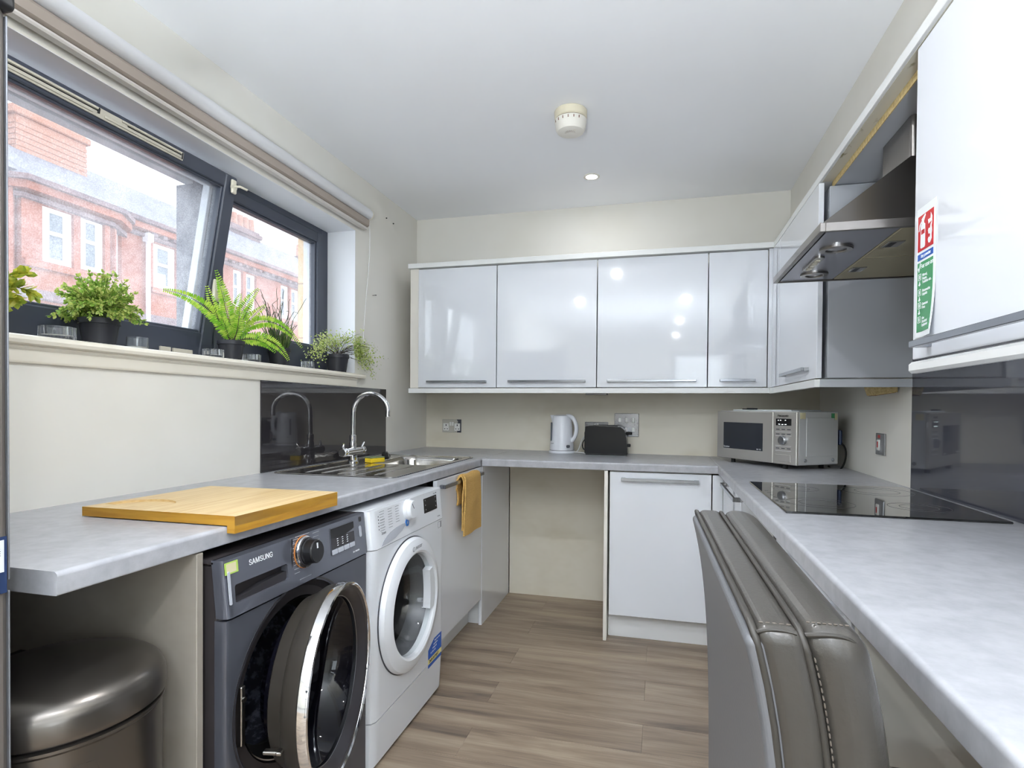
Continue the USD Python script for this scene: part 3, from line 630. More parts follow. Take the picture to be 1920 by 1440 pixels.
# ================================================================ WHITE WASHING MACHINE
t = Thing('washing_machine', 'white washing machine with closed round door and blue sticker', 'washing machine', (-1.2, 1.95, 0))
FXi, Y0i, Y1i, CYi, CZi = -.878, 1.642, 2.252, 1.912, .470
fprof = lambda o=0: Polygon([(FXi-.05, Y0i), (FXi-.028, Y0i), (FXi-.010, Y0i+.007), (FXi-.001, Y0i+.024), (FXi, Y0i+.05), (FXi, Y1i-.03), (FXi-.003, Y1i-.012), (FXi-.012, Y1i-.003), (FXi-.028, Y1i), (FXi-.05, Y1i)])
hole = cyl((-1.4, CYi, CZi), (-.80, CYi, CZi), .19, 48)
t.part('cabinet', sub(bx(-1.48, FXi-.05, Y0i+.002, Y1i-.002, .015, .836, .003), hole), 'appliance_white')
t.part('top_panel', bx(-1.49, FXi-.03, Y0i, Y1i, .834, .848, .005), 'appliance_white')
m = ext(fprof(), .556); m.apply_translation((0, 0, .165)); t.part('front_panel', sub(m, cyl((-1.4, CYi, CZi), (-.80, CYi, CZi), .20, 64)), 'appliance_white')
m = ext(fprof(), .147); m.apply_translation((0, 0, .014)); v = m.vertices; v[:, 0] += np.where(v[:, 2] < .02, -.008, 0); t.part('kick_panel', m, 'appliance_white')
def leani(z): return FXi+.002-max(0, z-.724)*.09
m = ext(fprof(), .124); v = m.vertices
fr = np.clip((v[:, 0]-(FXi-.05))/.05, 0, 1)
m.vertices = np.c_[v[:, 0]+fr*np.array([leani(z+.7235)-FXi for z in v[:, 2]]), v[:, 1], v[:, 2]+.7235]
c = t.part('control_panel', m, 'appliance_white')
IF = ((0, 1, 0), tuple(np.array([-.0896, 0, .996])))
def ip(y, z, o=.0005): return (leani(z)+o, y, z)
t.part('drawer_grip', place(ext(Polygon([(0, 0), (.03, .020), (.07, .033), (.12, .040), (.165, .042), (.198, .040), (.16, .020), (.10, .006), (.05, .001)]), .001), *IF, ip(1.692, .7285)), 'appliance_grey', parent=c)
t.part('programme_print', cat([place(ext(sbox(0, 0, w, .0018), .0003), *IF, ip(y, z)) for y, z, w in [(1.695, .838-.0088*i, .034-.003*(i % 3)) for i in range(8)]+[(1.755, .838-.0088*i, .03-.003*(i % 2)) for i in range(8)]+[(1.81, .838-.0088*i, .028-.004*(i % 2)) for i in range(7)]]), 'print_grey', parent=c)
t.part('programme_dots', cat([place(ext(Point(0, 0).buffer(.0022), .0003), *IF, ip(1.686, .826-.0105*i)) for i in range(5)]), 'print_dark', parent=c)
t.part('lettering', cat(text('Innex', .0085, IF, ip(1.700, .764), True), text('7 kg  1200', .005, IF, ip(2.15, .833)), text('EcoTime', .0045, IF, ip(2.18, .737))), 'print_grey', parent=c)
kc = np.array(ip(1.908, .812, 0)); kn = np.array([.996, 0, .0896])
t.part('dial', along(lathe([(0, 0), (.039, 0), (.038, .010), (.034, .013), (.033, .024), (.030, .027), (0, .0275)], 48), kc, kn), 'appliance_white', parent=c)
t.part('dial_mark', place(ext(affinity.rotate(sbox(-.0012, .004, .0012, .027), 35, origin=(0, 0)), .0006), *IF, tuple(kc+kn*.0275)), 'print_dark', parent=c)
t.part('display', place(ext(rrect(0, .128, 0, .056, .002), .0012), *IF, ip(2.052, .772)), 'black_plastic', parent=c)
t.part('display_print', cat([place(ext(sbox(0, 0, .007, .005), .0003), *IF, ip(y, z, .0018)) for y, z in ((2.062, .818), (2.062, .80), (2.064, .782), (2.163, .818), (2.165, .80), (2.165, .782))]), 'print_grey', parent=c)
t.part('start_button', place(ext(Point(0, 0).buffer(.0125), .003), *IF, ip(1.893, .768)), 'dot_blue', parent=c)
t.part('start_mark', cat(place(ext(sbox(-.003, -.004, .003, .004), .0006), *IF, ip(1.893, .768, .0036)), text('Push&Wash', .0055, IF, ip(1.835, .760))), 'print_grey', parent=c)
t.part('rating_sticker', cat(plate(sbox(0, 0, .036, .026), LEFT, (FXi+.0004, 2.188, .688))), 'print_grey')
t.part('rating_print', cat(plate(sbox(.002, .002, .018, .024), LEFT, (FXi+.0008, 2.188, .688))), 'print_white')
# door: white ring, handle, glass bowl, steel drum
oc = np.array([FXi, CYi, CZi])
D = t.part('door', along(lathe([(.238, 0), (.238, .008), (.232, .020), (.214, .031), (.192, .033), (.184, .028), (.180, .014), (.180, -.012), (.20, -.012), (.20, 0), (.238, 0)], 96), oc, nx), 'appliance_white')
t.part('door_gap', along(ring(.236, .2415, 0, .003, 96, .0008), oc, nx), 'print_dark', parent=D)
t.part('door_glass', along(lathe([(.179, .016), (.172, -.03), (.138, -.085), (0, -.10), (0, -.104), (.141, -.089), (.176, -.032), (.1795, .016), (.179, .016)], 72), oc, nx), 'clean_glass', parent=D)
g = t.part('door_gasket', along(lathe([(.180, -.004), (.168, -.05), (.172, -.075), (.190, -.075), (.190, -.004), (.180, -.004)], 64), oc, nx), 'gasket_grey')
t.part('drum', along(lathe([(.190, -.075), (.190, -.36), (0, -.38), (0, -.376), (.186, -.356), (.186, -.075), (.190, -.075)], 64), oc, nx), 'drum_steel')
hp_ = [(a_, r_) for a_ in np.radians(np.linspace(-22, 34, 12)) for r_ in (1,)]
pts_o = [(.180*math.cos(a), .180*math.sin(a)) for a in np.radians(np.linspace(-20, 32, 14))]; pts_i = [(.128+.008*math.cos(3*a), .150*math.sin(a)) for a in np.radians(np.linspace(36, -24, 14))]
t.part('door_handle', place(ext(Polygon(pts_o+pts_i), .030), *LEFT, (FXi-.002, CYi, CZi)), 'appliance_white', parent=D)
t.part('lettering', cat(text('INDESIT', .0098, LEFT, (FXi+.0335, CYi-.018, CZi+.202), True), plate(Point(0, 0).buffer(.009).difference(Point(.001, .001).buffer(.0065)), LEFT, (FXi+.0335, CYi-.034, CZi+.206))), 'print_grey', parent=D)
L_ = t.part('sticker', cat(plate(Polygon([(.003, .034), (.003, .071), (.064, .099), (.142, .099), (.142, .034)]), LEFT, (FXi+.0004, 2.089, .149)), plate(sbox(.003, 0, .142, .014), LEFT, (FXi+.0004, 2.089, .149))), 'label_blue')
t.part('sticker_band', plate(sbox(.003, .014, .142, .034), LEFT, (FXi+.0004, 2.089, .149)), 'label_yellow', parent=L_)
t.part('sticker_print', cat(text('IMPORTANT', .0115, LEFT, (FXi+.001, 2.102, .167), True)), 'print_black', parent=L_)
t.part('sticker_text', cat([text(s_, .0068, LEFT, (FXi+.001, y_, z_)) for s_, y_, z_ in (('Register your', 2.155, .235), ('appliance', 2.145, .223), ('today and', 2.135, .211), ('01 202 303', 2.115, .198))]), 'print_white', parent=L_)
t.part('foot', cyl((-.95, 1.70, 0), (-.95, 1.70, .02), .02, 16), 'rubber'); t.part('foot', cyl((-.95, 2.20, 0), (-.95, 2.20, .02), .02, 16), 'rubber')

# ================================================================ HOB, HOOD, SPLASHBACKS
t = Thing('hob', 'black glass ceramic hob set into the right worktop', 'hob', (.58, 1.98, .91))
t.part('glass', bx(.325, .835, 1.645, 2.29, .9095, .9155, .0022), 'hob_glass')
for x, y, r in ((.45, 1.82, .09), (.45, 2.14, .075), (.70, 1.82, .075), (.70, 2.14, .105)):
    z = t.part('cooking_zone', cat([place(ext(Point(0, 0).buffer(r_, 24).difference(Point(0, 0).buffer(r_-.0012, 24)), .0002), (1, 0, 0), (0, 1, 0), (x, y, .9156)) for r_ in (r, r*.62)]), 'hob_print')
t.part('touch_controls', cat([place(ext(Point(0, 0).buffer(.006).difference(Point(0, 0).buffer(.0048)), .0002), (1, 0, 0), (0, 1, 0), (.345, 1.80+.05*i, .9156)) for i in range(6)]), 'hob_print')
single('splashback', bx(XL, XL+.006, 1.992, 3.085, .911, 1.289, .001), 'splash_glass', 'dark grey glossy glass splashback on the window wall behind the sink', 'splashback')
single('splashback', bx(XR-.005, XR-.0003, -.2, 2.303, .911, 1.606, .001), 'splash_glass_grey', 'dark grey glossy glass splashback on the right wall behind the hob', 'splashback')

t = Thing('cooker_hood', 'stainless steel chimney cooker hood over the hob', 'cooker hood', (.62, 1.9, 1.64))
HX, HY0, HY1, HZ0, HZ1 = .386, 1.597, 2.212, 1.634, 1.657
t.part('rim', cat(bx(HX, HX+.013, HY0, HY1, HZ0, HZ1), bx(HX+.013, .861, HY0, HY0+.012, HZ0, HZ1), bx(HX+.013, .861, HY1-.012, HY1, HZ0, HZ1)), 'steel_hood')
b0 = [(HX+.006, HY0+.006), (.861, HY0+.006), (.861, HY1-.006), (HX+.006, HY1-.006)]; cx0, cy0, cy1, cz = .66, 1.804, 2.022, 1.885
b1 = [(cx0, cy0), (.861, cy0), (.861, cy1), (cx0, cy1)]
canopy = tm(m3.Manifold.hull_points(np.array([(x, y, HZ1-.006) for x, y in b0]+[(x, y, HZ1) for x, y in b0]+[(x, y, cz) for x, y in b1])))
t.part('canopy', canopy, 'steel_hood', smooth=False)
ch = ext(rrect(cx0, .93, cy0, cy1, .012).intersection(sbox(0, 0, .861, 3)), 1.9985-cz+.01); ch.apply_translation((0, 0, cz-.01))
t.part('chimney', ch, 'steel_hood')
lamps = [(.472, 1.78), (.492, 2.10)]
pl = bx(HX+.02, .572, HY0+.014, HY1-.014, HZ0+.004, HZ0+.010, 0)
u = t.part('underside', cat(pl, bx(.572, .86, HY0+.014, HY1-.014, HZ0+.012, HZ0+.016, 0)), 'steel_under')
for y0, y1 in ((HY0+.018, 1.903), (1.907, HY1-.018)):
    fm = t.part('grease_filter', bx(.575, .85, y0, y1, HZ0+.002, HZ0+.010, .002), 'filter_mesh')
    ym = (y0+y1)/2
    t.part('filter_latch', bx(.585, .625, ym-.028, ym+.028, HZ0-.001, HZ0+.004, .001), 'steel', parent=fm)
    t.part('latch_slot', bx(.592, .606, ym-.022, ym+.022, HZ0-.0016, HZ0+.0, 0), 'print_black', parent=fm)
for x, y in lamps:
    lm = t.part('lamp', along(ring(.026, .042, 0, .008, 36, .002), (x, y, HZ0+.005), (0, 0, -1)), 'steel')
    t.part('lamp_lens', along(lathe([(0, 0), (.026, 0), (.026, .003), (.015, .006), (0, .007)], 32), (x, y, HZ0+.005), (0, 0, -1)), 'lamp_glass', parent=lm)
sw = t.part('switch_panel', place(ext(rrect(-.014, .014, -.085, .085, .013), .006), (1, 0, 0), (0, -1, 0), (.452, 1.945, HZ0+.004)), 'steel')
for i in range(4): t.part('switch_button', bx(.446, .458, 1.885+.034*i, 1.907+.034*i, HZ0-.006, HZ0-.001, .001), 'glue_marks', parent=sw)

# ================================================================ FIRE SIGN on the near cabinet
t = Thing('fire_sign', 'fire extinguisher instruction sign in red, blue and green, stuck on the near wall cabinet', 'sign', (.554, 1.425, 1.49))
def curl(m):
    """the lower near corner of the card has come away from the door"""
    v = m.vertices; dz = np.clip((1.48-v[:, 2])/.13, 0, 1)**2; dy = np.clip((1.44-v[:, 1])/.06, 0, 1)
    v[:, 0] -= .010*dz*dy; return m
def grid_plate(y0, y1, z0, z1, x):
    ny, nz = 6, 24; Y, Z = np.meshgrid(np.linspace(y0, y1, ny), np.linspace(z0, z1, nz), indexing='ij')
    a = np.c_[np.full(Y.size, x), Y.ravel(), Z.ravel()]; b_ = a.copy(); b_[:, 0] += .0008
    F = []
    for i in range(ny-1):
        for j in range(nz-1):
            p, q, r, s = i*nz+j, (i+1)*nz+j, (i+1)*nz+j+1, i*nz+j+1
            F += [(p, r, q), (p, s, r)]; n_ = ny*nz; F += [(p+n_, q+n_, r+n_), (p+n_, r+n_, s+n_)]
    n_ = ny*nz; B = [i*nz for i in range(ny)]+[(ny-1)*nz+j for j in range(1, nz)]+[i*nz+nz-1 for i in range(ny-2, -1, -1)]+[j for j in range(nz-2, 0, -1)]
    for a_, c_ in zip(B, B[1:]+B[:1]): F += [(a_, c_, c_+n_), (a_, c_+n_, a_+n_)]
    return curl(trimesh.Trimesh(np.vstack([a, b_]), np.array(F), process=False))
SX = .5535
def sx(m): return curl(m)
t.part('card', grid_plate(1.382, 1.474, 1.346, 1.632, SX), 'sign_white')
rp = t.part('red_panel', grid_plate(1.392, 1.466, 1.536, 1.614, SX-.0006), 'sign_red')
bp = t.part('blue_panel', grid_plate(1.392, 1.466, 1.5165, 1.530, SX-.0006), 'sign_blue')
gp = t.part('green_panel', grid_plate(1.392, 1.466, 1.358, 1.511, SX-.0006), 'sign_green')
def sg(poly, y, z): return sx(place(ext(poly, .0004), *RIGHT, (SX-.0008, y, z)))
body = rrect(0, .022, 0, .052, .004).union(Polygon([(.004, .05), (.018, .05), (.014, .060), (.008, .060)])).union(Polygon([(.006, .058), (.016, .058), (.024, .068), (.022, .072), (.004, .064)])).union(Polygon([(.004, .060), (-.006, .054), (-.010, .040), (-.006, .040), (-.003, .050), (.006, .056)])).difference(sbox(.002, .030, .020, .040))
def flame(s, w):
    return Polygon([(0, 0), (w*.5, -.002), (w, .006), (w*.9, .014), (w*1.1, .024), (w*.6, .018), (w*.45, .010), (w*.1, .012), (-w*.15, .008)])
flames = flame(1, .016).union(affinity.translate(flame(1, .016), 0, .019)).union(affinity.translate(Polygon([(0, 0), (.016, .003), (.017, .012), (.010, .022), (.009, .010), (-.003, .010)]), 0, .040))
t.part('pictogram', cat(sg(body, 1.452, 1.541), sg(flames, 1.414, 1.545)), 'sign_white', parent=rp)
t.part('lettering', cat(sx(text('Dry powder', .0062, RIGHT, (SX-.0008, 1.449, 1.5205), True))), 'sign_white', parent=bp)
gl = [sx(text('For use on', .0088, RIGHT, (SX-.0008, 1.449, 1.497), True)), sg(Polygon([(0, .006), (.003, .009), (.006, .005), (.012, .020), (.014, .019), (.007, -.002), (.005, -.002)]), 1.463, 1.492)]
for z, lines, ic in ((1.478, ('Wood,', 'Paper,', 'Textiles etc.'), 0), (1.444, ('Flammable', 'Liquids'), 1), (1.415, ('Gaseous', 'Fires'), 2), (1.384, ('Live', 'Electrical', 'Equipment'), 3)):
    for i, s_ in enumerate(lines): gl.append(sx(text(s_, .0056, RIGHT, (SX-.0008, 1.440, z-.0076*i), True)))
    gl.append(sg(sbox(0, 0, .014, .014).difference(sbox(.0012, .0012, .0128, .0128)).union(sbox(.005, .003, .009, .011)), 1.460, z-.006))
    if ic < 3: gl.append(sg(Polygon([(.002, 0), (.006, .003), (.008, .009), (.010, .004), (.013, 0), (.008, -.003)]), 1.461, z-.016))
t.part('lettering', cat(gl), 'sign_white', parent=gp)

# ================================================================ MICROWAVE
mwA, mwB = np.array([.297, 3.238]), np.array([.597, 2.816]); ex = (mwB-mwA)/np.linalg.norm(mwB-mwA); W = float(np.linalg.norm(mwB-mwA)); rz = math.atan2(ex[1], ex[0])
t = Thing('microwave', 'silver microwave oven standing askew in the far right corner of the worktop', 'microwave', (mwA[0], mwA[1], WT), rz)
Dp, Hh, f0 = .262, .247, .022        # local: x along the front, y into the wall, z up
def mp_(name, m, mt, **k): return t.part(name, m, mt, local=True, **k)
mp_('casing', bx(.002, W-.002, .014, Dp, f0, f0+Hh, .004), 'mw_body')
d = mp_('door', bx(0, W*.735, 0, .016, f0, f0+Hh-.003, .003), 'mw_steel')
FM = ((1, 0, 0), (0, 0, 1))
mp_('door_window', bx(.050, W*.735-.062, -.0015, .004, f0+.052, f0+Hh-.060, .001), 'mw_window', parent=d)
mp_('lettering', cat(text('Inverter', .008, FM, (.054, -.0018, f0+.057), True), text('NN-SD', .006, FM, (W*.735-.10, -.0018, f0+.056))), 'print_white', parent=d)
c = mp_('control_panel', bx(W*.735+.002, W, 0, .016, f0, f0+Hh-.003, .003), 'mw_steel')
x0 = W*.735
mp_('display', bx(x0+.018, x0+.108, -.0012, .003, f0+.180, f0+.212, .001), 'black_plastic', parent=c)
mp_('display_digits', cat([bx(x0+.030+.014*i, x0+.036+.014*i, -.0017, -.001, f0+.203, f0+.206, 0) for i in (0, 1, 3)]+[bx(x0+.034+.018*i, x0+.044+.018*i, -.0017, -.001, f0+.184, f0+.187, 0) for i in range(3)]), 'led_green', parent=c)
mp_('lettering', cat(text('Panasonic', .0095, FM, (x0+.028, -.0005, f0+.221), True)), 'print_black', parent=c)
mp_('panel_print', cat([bx(x0+.016, x0+.108, -.0006, .001, f0+z, f0+z+.0014, 0) for z in (.150, .132, .085, .062)]), 'print_white', parent=c)
mp_('button_print', cat([bx(x0+.020+.032*i, x0+.040+.032*i, -.0005, .001, f0+z, f0+z+.004, 0) for z in (.160, .138, .072) for i in range(3)]), 'print_dark', parent=c)
mp_('dial', along(lathe([(0, 0), (.021, 0), (.020, .012), (.017, .015), (0, .0155)], 32), (x0+.062, 0, f0+.112), (0, -1, 0)), 'handle_metal', parent=c)
mp_('door_button', bx(x0+.016, x0+.106, -.002, .002, f0+.012, f0+.046, .001), 'mw_steel', parent=c)
mp_('side_panel', bx(W-.003, W+.0008, .060, Dp-.030, f0+.040, f0+Hh-.030, .001), 'mw_body')
for y in (.055, .225): mp_('screw', cyl((W-.002, y, f0+.022), (W+.003, y, f0+.022), .008, 14, b=.001), 'handle_metal')
mp_('sticker', bx(W-.002, W+.0006, .215, .232, f0+.205, f0+.238, 0), 'sign_green'); mp_('sticker', bx(W-.002, W+.0006, .234, .250, f0+.208, f0+.238, 0), 'sticker_cream'); mp_('sticker', bx(W-.002, W+.0006, .022, .052, f0+.212, f0+.240, 0), 'sticker_cream')
mp_('back_panel', bx(.02, W-.02, Dp, Dp+.012, f0+.01, f0+Hh-.01, .003), 'rubber')
for x, y in ((.09, .03), (W-.09, .03), (.09, Dp-.04), (W-.06, Dp-.04)): mp_('foot', cyl((x, y, 0), (x, y, f0+.002), .011, 14), 'rubber')
mp_('power_cord', sweep(spline([(W-.03, Dp+.012, f0+.10), (W+.0, Dp+.028, f0+.09), (W+.012, Dp+.030, f0+.03), (W+.0, Dp+.022, .006), (W-.08, Dp+.03, .005)], 24), .004, 8), 'rubber')
mp_('cord_plug', bx(W-.03, W-.004, Dp+.012, Dp+.03, f0+.09, f0+.16, .004), 'label_navy')
t2 = Thing('baking_tray', 'thin white sheet lying on top of the microwave with a dark clip', 'tray', (mwA[0], mwA[1], WT+f0+Hh), rz)
def warp(m): v = m.vertices; v[:, 2] += .004*np.sin(v[:, 0]*9)+.002; return m
gx, gy = 14, 5; X_, Y_ = np.meshgrid(np.linspace(.07, .47, gx), np.linspace(.03, .24, gy), indexing='ij')
sheet = bx(.06, .44, .05, .24, .0005, .006, .002)
t2.part('sheet', sheet, 'print_white', local=True)
t2.part('clip', cat(bx(.16, .21, .045, .075, .006, .014, .003), bx(.12, .17, .056, .062, .006, .011, .001)), 'black_plastic', local=True)
# ================================================================ SINK, TAP, SMALL THINGS ON THE LEFT WORKTOP
t = Thing('sink', 'stainless steel inset sink with ribbed drainer in the window worktop', 'sink', (-1.25, 2.5, WT))
deck = ext(rrect(-1.53, -.985, 2.0, 2.985, .03).difference(rrect(-1.372, -1.018, 2.488, 2.932, .07)), .0022); deck.apply_translation((0, 0, WT))
t.part('deck', deck, 'sink_steel')
rim = ext(rrect(-1.53, -.985, 2.0, 2.985, .03).difference(rrect(-1.523, -.992, 2.007, 2.978, .026)), .0045); rim.apply_translation((0, 0, WT)); t.part('rim', rim, 'sink_steel')
# bowl: lofted rounded rectangles
rings = []
for z, ins, r in ((WT+.0022, -.002, .072), (WT-.003, .006, .068), (WT-.02, .010, .065), (WT-.13, .024, .06), (WT-.150, .036, .055), (WT-.156, .06, .05)):
    P = np.array(rrect(-1.372+ins, -1.018-ins, 2.488+ins, 2.932-ins, r, 8).exterior.coords)[:-1]; rings.append(np.c_[P, np.full(len(P), z)])
n_ = len(rings[0]); V = np.vstack(rings+[np.array([[-1.195, 2.71, WT-.157]])]); F = []
for i in range(len(rings)-1):
    for j in range(n_):
        k = (j+1) % n_; F += [(i*n_+j, i*n_+k, (i+1)*n_+k), (i*n_+j, (i+1)*n_+k, (i+1)*n_+j)]
for j in range(n_): F.append(((len(rings)-1)*n_+j, (len(rings)-1)*n_+(j+1) % n_, len(V)-1))
t.part('bowl', trimesh.Trimesh(V, np.array(F), process=False), 'sink_steel', smooth=50)
t.part('waste', along(lathe([(0, 0), (.03, 0), (.038, .003), (.03, .005), (0, .002)], 24), (-1.195, 2.71, WT-.1565), (0, 0, 1)), 'chrome')
for i in range(5):
    x = -1.10-.078*i
    r_ = sweep([(x, 2.05+.02*abs(i-2)*.3, WT+.0006), (x, 2.08+.02*abs(i-2)*.3, WT+.0026), (x, 2.41, WT+.0026), (x, 2.44, WT+.0006)], .0030, 8); t.part('drainer_rib', r_, 'sink_steel')
t = Thing('mixer_tap', 'chrome swan neck mixer tap standing behind the sink', 'tap', (-1.455, 2.51, WT))
tx, ty = -1.452, 2.505
t.part('base', along(lathe([(0, 0), (.027, 0), (.027, .006), (.021, .012), (.020, .035), (0, .035)], 32), (tx, ty, WT+.002), (0, 0, 1)), 'chrome')
t.part('body', cyl((tx, ty-.072, WT+.056), (tx, ty+.072, WT+.056), .0205, 28, b=.003), 'chrome')
for s_ in (-1, 1):
    h = t.part('lever', cat(cyl((tx, ty+s_*.075, WT+.056), (tx, ty+s_*.098, WT+.056), .0215, 28, b=.003), sweep([(tx, ty+s_*.088, WT+.074), (tx+.004, ty+s_*.094, WT+.088), (tx+.008, ty+s_*.097, WT+.098)], [.006, .0065, .005], 10)), 'chrome')
    t.part('lever_cap', cyl((tx, ty+s_*.098, WT+.056), (tx, ty+s_*.1005, WT+.056), .0175, 24), 'steel_dark', parent=h)
t.part('collar', along(lathe([(0, 0), (.017, 0), (.018, .020), (.0155, .030), (.0165, .038), (.0165, .062), (.013, .066), (0, .066)], 28), (tx, ty, WT+.072), (0, 0, 1)), 'chrome')
arc = [(tx, ty, WT+.13), (tx+.002, ty, WT+.25)]
for a in np.radians(np.linspace(180, -8, 24)): arc.append((tx+.003+.098*(1+math.cos(a)), ty-.012*(1+math.cos(a)), WT+.252+.086*math.sin(a)))
arc.append((arc[-1][0]+.001, arc[-1][1], arc[-1][2]-.012))
t.part('spout', sweep(arc, .0112, 16), 'chrome', smooth=60)
t = Thing('sponge', 'yellow washing-up sponge with green scourer, lying by the tap', 'sponge', (-1.352, 2.54, WT+.003), math.radians(-24))
t.part('foam', rbx(-.026, .026, -.042, .042, 0, .022, .004), 'sponge_yellow', local=True)
t.part('scourer', bx(-.026, .026, -.042, .042, .022, .028, .002), 'sponge_green', local=True)
t = Thing('sink_plug', 'black sink plug on a chain lying on the back rim of the sink', 'plug', (-1.43, 2.80, WT+.003))
t.part('plug', along(lathe([(0, 0), (.020, 0), (.024, .012), (.024, .018), (.008, .020), (0, .020)], 24), (-1.43, 2.80, WT+.004), (.5, -.2, .8)), 'rubber')
t.part('chain', sweep(spline([(-1.43, 2.80, WT+.024), (-1.40, 2.775, WT+.03), (-1.385, 2.76, WT+.008), (-1.36, 2.72, WT+.006)], 16), .002, 6), 'steel')
# cutting board with a lip over the worktop edge
t = Thing('cutting_board', 'bamboo cutting board hooked over the front edge of the window worktop', 'cutting board', (-1.14, 1.28, WT))
slab = ext(Polygon([(-1.362, 1.083), (-.9445, 1.084), (-.923, 1.084), (-.910, 1.484), (-1.346, 1.477)]), .0225); slab.apply_translation((0, 0, WT+.0005+.002))
cut = cyl((-1.262, 1.142, WT+.0195), (-1.262, 1.142, WT+.06), .085, 40)
keep = bx(-1.5, -.8, 1.0, 1.128, WT, WT+.08, 0)
t.part('board', sub(slab, tm(mf(cut)-mf(keep))), 'bamboo')
t.part('front_lip', ext(Polygon([(0, 0), (.0, 0), (.021, 0), (.034, .4), (.013, .4)]), .0385).apply_transform(np.array([[1, 0, 0, -.944], [0, 1, 0, 1.084], [0, 0, 1, WT-.0145], [0, 0, 0, 1]])), 'bamboo_end')
t.part('end_strip', ext(Polygon([(-1.362, 1.0825), (-.923, 1.0835), (-.923, 1.0845), (-1.362, 1.0838)]), .0222).apply_translation((0, 0, WT+.0026)), 'bamboo_end')
# tea towel
t = Thing('tea_towel', 'mustard waffle tea towel folded over the door handle beside the washing machine', 'towel', (-.9, 2.66, .6))
def ribbon(path, y0, y1, th, skew):
    P = np.array(spline(path, 40)); nyy = 10; N = len(P); T = np.gradient(P, axis=0); T /= np.linalg.norm(T, axis=1, keepdims=True); Nn = np.c_[-T[:, 1], T[:, 0]]
    V = []
    for side in (0, 1):
        for i in range(N):
            for j in range(nyy):
                s = j/(nyy-1); y = y0+(y1-y0)*s; h = i/(N-1)
                wob = .0028*math.sin(9*s+5*h)*min(1, 3*h)
                q = P[i]+Nn[i]*(th*side-th/2+wob); V.append((q[0], y+skew*h, q[1]))
    F = []; K = N*nyy
    for i in range(N-1):
        for j in range(nyy-1):
            a, b_, c_, d_ = i*nyy+j, i*nyy+j+1, (i+1)*nyy+j+1, (i+1)*nyy+j
            F += [(a, b_, c_), (a, c_, d_), (a+K, c_+K, b_+K), (a+K, d_+K, c_+K)]
    edge = [j for j in range(nyy)]+[i*nyy+nyy-1 for i in range(1, N)]+[(N-1)*nyy+j for j in range(nyy-2, -1, -1)]+[i*nyy for i in range(N-2, 0, -1)]
    for a, b_ in zip(edge, edge[1:]+edge[:1]): F += [(a, b_+K, b_), (a, a+K, b_+K)]
    return trimesh.Trimesh(np.array(V), np.array(F), process=False)
t.part('front_layer', ribbon([(-.9265, .72), (-.9262, .80), (-.920, .848), (-.907, .864), (-.894, .858), (-.888, .835), (-.886, .75), (-.888, .65), (-.889, .575)], 2.548, 2.79, .007, .0), 'towel')
t.part('fold_layer', ribbon([(-.9235, .80), (-.916, .852), (-.905, .859), (-.898, .848), (-.8965, .80), (-.898, .68), (-.899, .60)], 2.540, 2.77, .007, .012), 'towel')

# ================================================================ KETTLE, TOASTER, SOCKETS ON THE BACK WALL
kx, ky = -.588, 3.505
t = Thing('kettle', 'white plastic jug kettle with grey water gauge on the back worktop', 'kettle', (kx, ky, WT))
bodyprof = [(0, .012), (.074, .012), (.0745, .022), (.072, .055), (.066, .12), (.061, .185), (.058, .212), (.054, .222), (.04, .228), (0, .229)]
k = lathe(bodyprof, 48); v = k.vertices; v[:, 0] = v[:, 0]+kx; v[:, 1] = v[:, 1]+ky; v[:, 2] += WT+.006
t.part('body', k, 'kettle_white')
t.part('spout', tm(m3.Manifold.hull_points(np.array([(kx-.050, ky-.02, WT+.20), (kx-.050, ky+.02, WT+.20), (kx-.072, ky-.008, WT+.232), (kx-.072, ky+.008, WT+.232), (kx-.03, ky-.025, WT+.233), (kx-.03, ky+.025, WT+.233), (kx-.055, ky, WT+.16)]))), 'kettle_white')
t.part('handle', sweep(spline([(kx+.032, ky-.018, WT+.226), (kx+.062, ky-.024, WT+.222), (kx+.088, ky-.030, WT+.185), (kx+.094, ky-.031, WT+.14), (kx+.084, ky-.030, WT+.10), (kx+.066, ky-.026, WT+.075), (kx+.055, ky-.02, WT+.07)], 30), np.array([.013]*3+[.0125]*24+[.011]*3), 14), 'kettle_white', smooth=60)
wa = math.radians(216)
t.part('water_gauge', sweep([(kx+(.0735-.0001*i*1.9)*math.cos(wa), ky+(.0735-.0001*i*1.9)*math.sin(wa), WT+.075+.012*i*.85) for i in range(12)], .0048, 8), 'kettle_window')
t.part('power_base', along(lathe([(0, 0), (.080, 0), (.082, .005), (.078, .015), (0, .016)], 48), (kx, ky, WT), (0, 0, 1)), 'kettle_white')
t.part('base_gap', along(ring(.06, .0745, .0155, .0185, 48, .001), (kx, ky, WT), (0, 0, 1)), 'print_dark')
t.part('switch', cat(bx(kx+.040, kx+.060, ky-.078, ky-.060, WT+.036, WT+.052, .003)), 'print_dark')
t.part('power_cord', sweep(spline([(kx+.075, ky-.01, WT+.008), (kx+.098, ky-.015, WT+.012), (kx+.112, ky-.0, WT+.045), (kx+.125, ky+.015, WT+.085), (kx+.150, ky+.055, WT+.105)], 24), .0034, 8), 'cord_white')
t.part('cord_loop', sweep(spline([(kx+.075, ky-.02, WT+.006), (kx+.11, ky-.035, WT+.007), (kx+.14, ky-.05, WT+.005), (kx+.19, ky-.03, WT+.005)], 18), .0034, 8), 'cord_white')
t.part('badge', cat(bx(kx-.058, kx-.036, ky-.0590, ky-.0560, WT+.058, WT+.062, 0)), 'print_grey')
t = Thing('toaster', 'black two-slice toaster against the back wall beside the kettle', 'toaster', (-.31, 3.49, WT))
tx0, tx1, ty0, ty1 = -.434, -.184, 3.400, 3.525
prof = rrect(tx0+.006, tx1-.012, WT+.012, WT+.168, .022, 6)
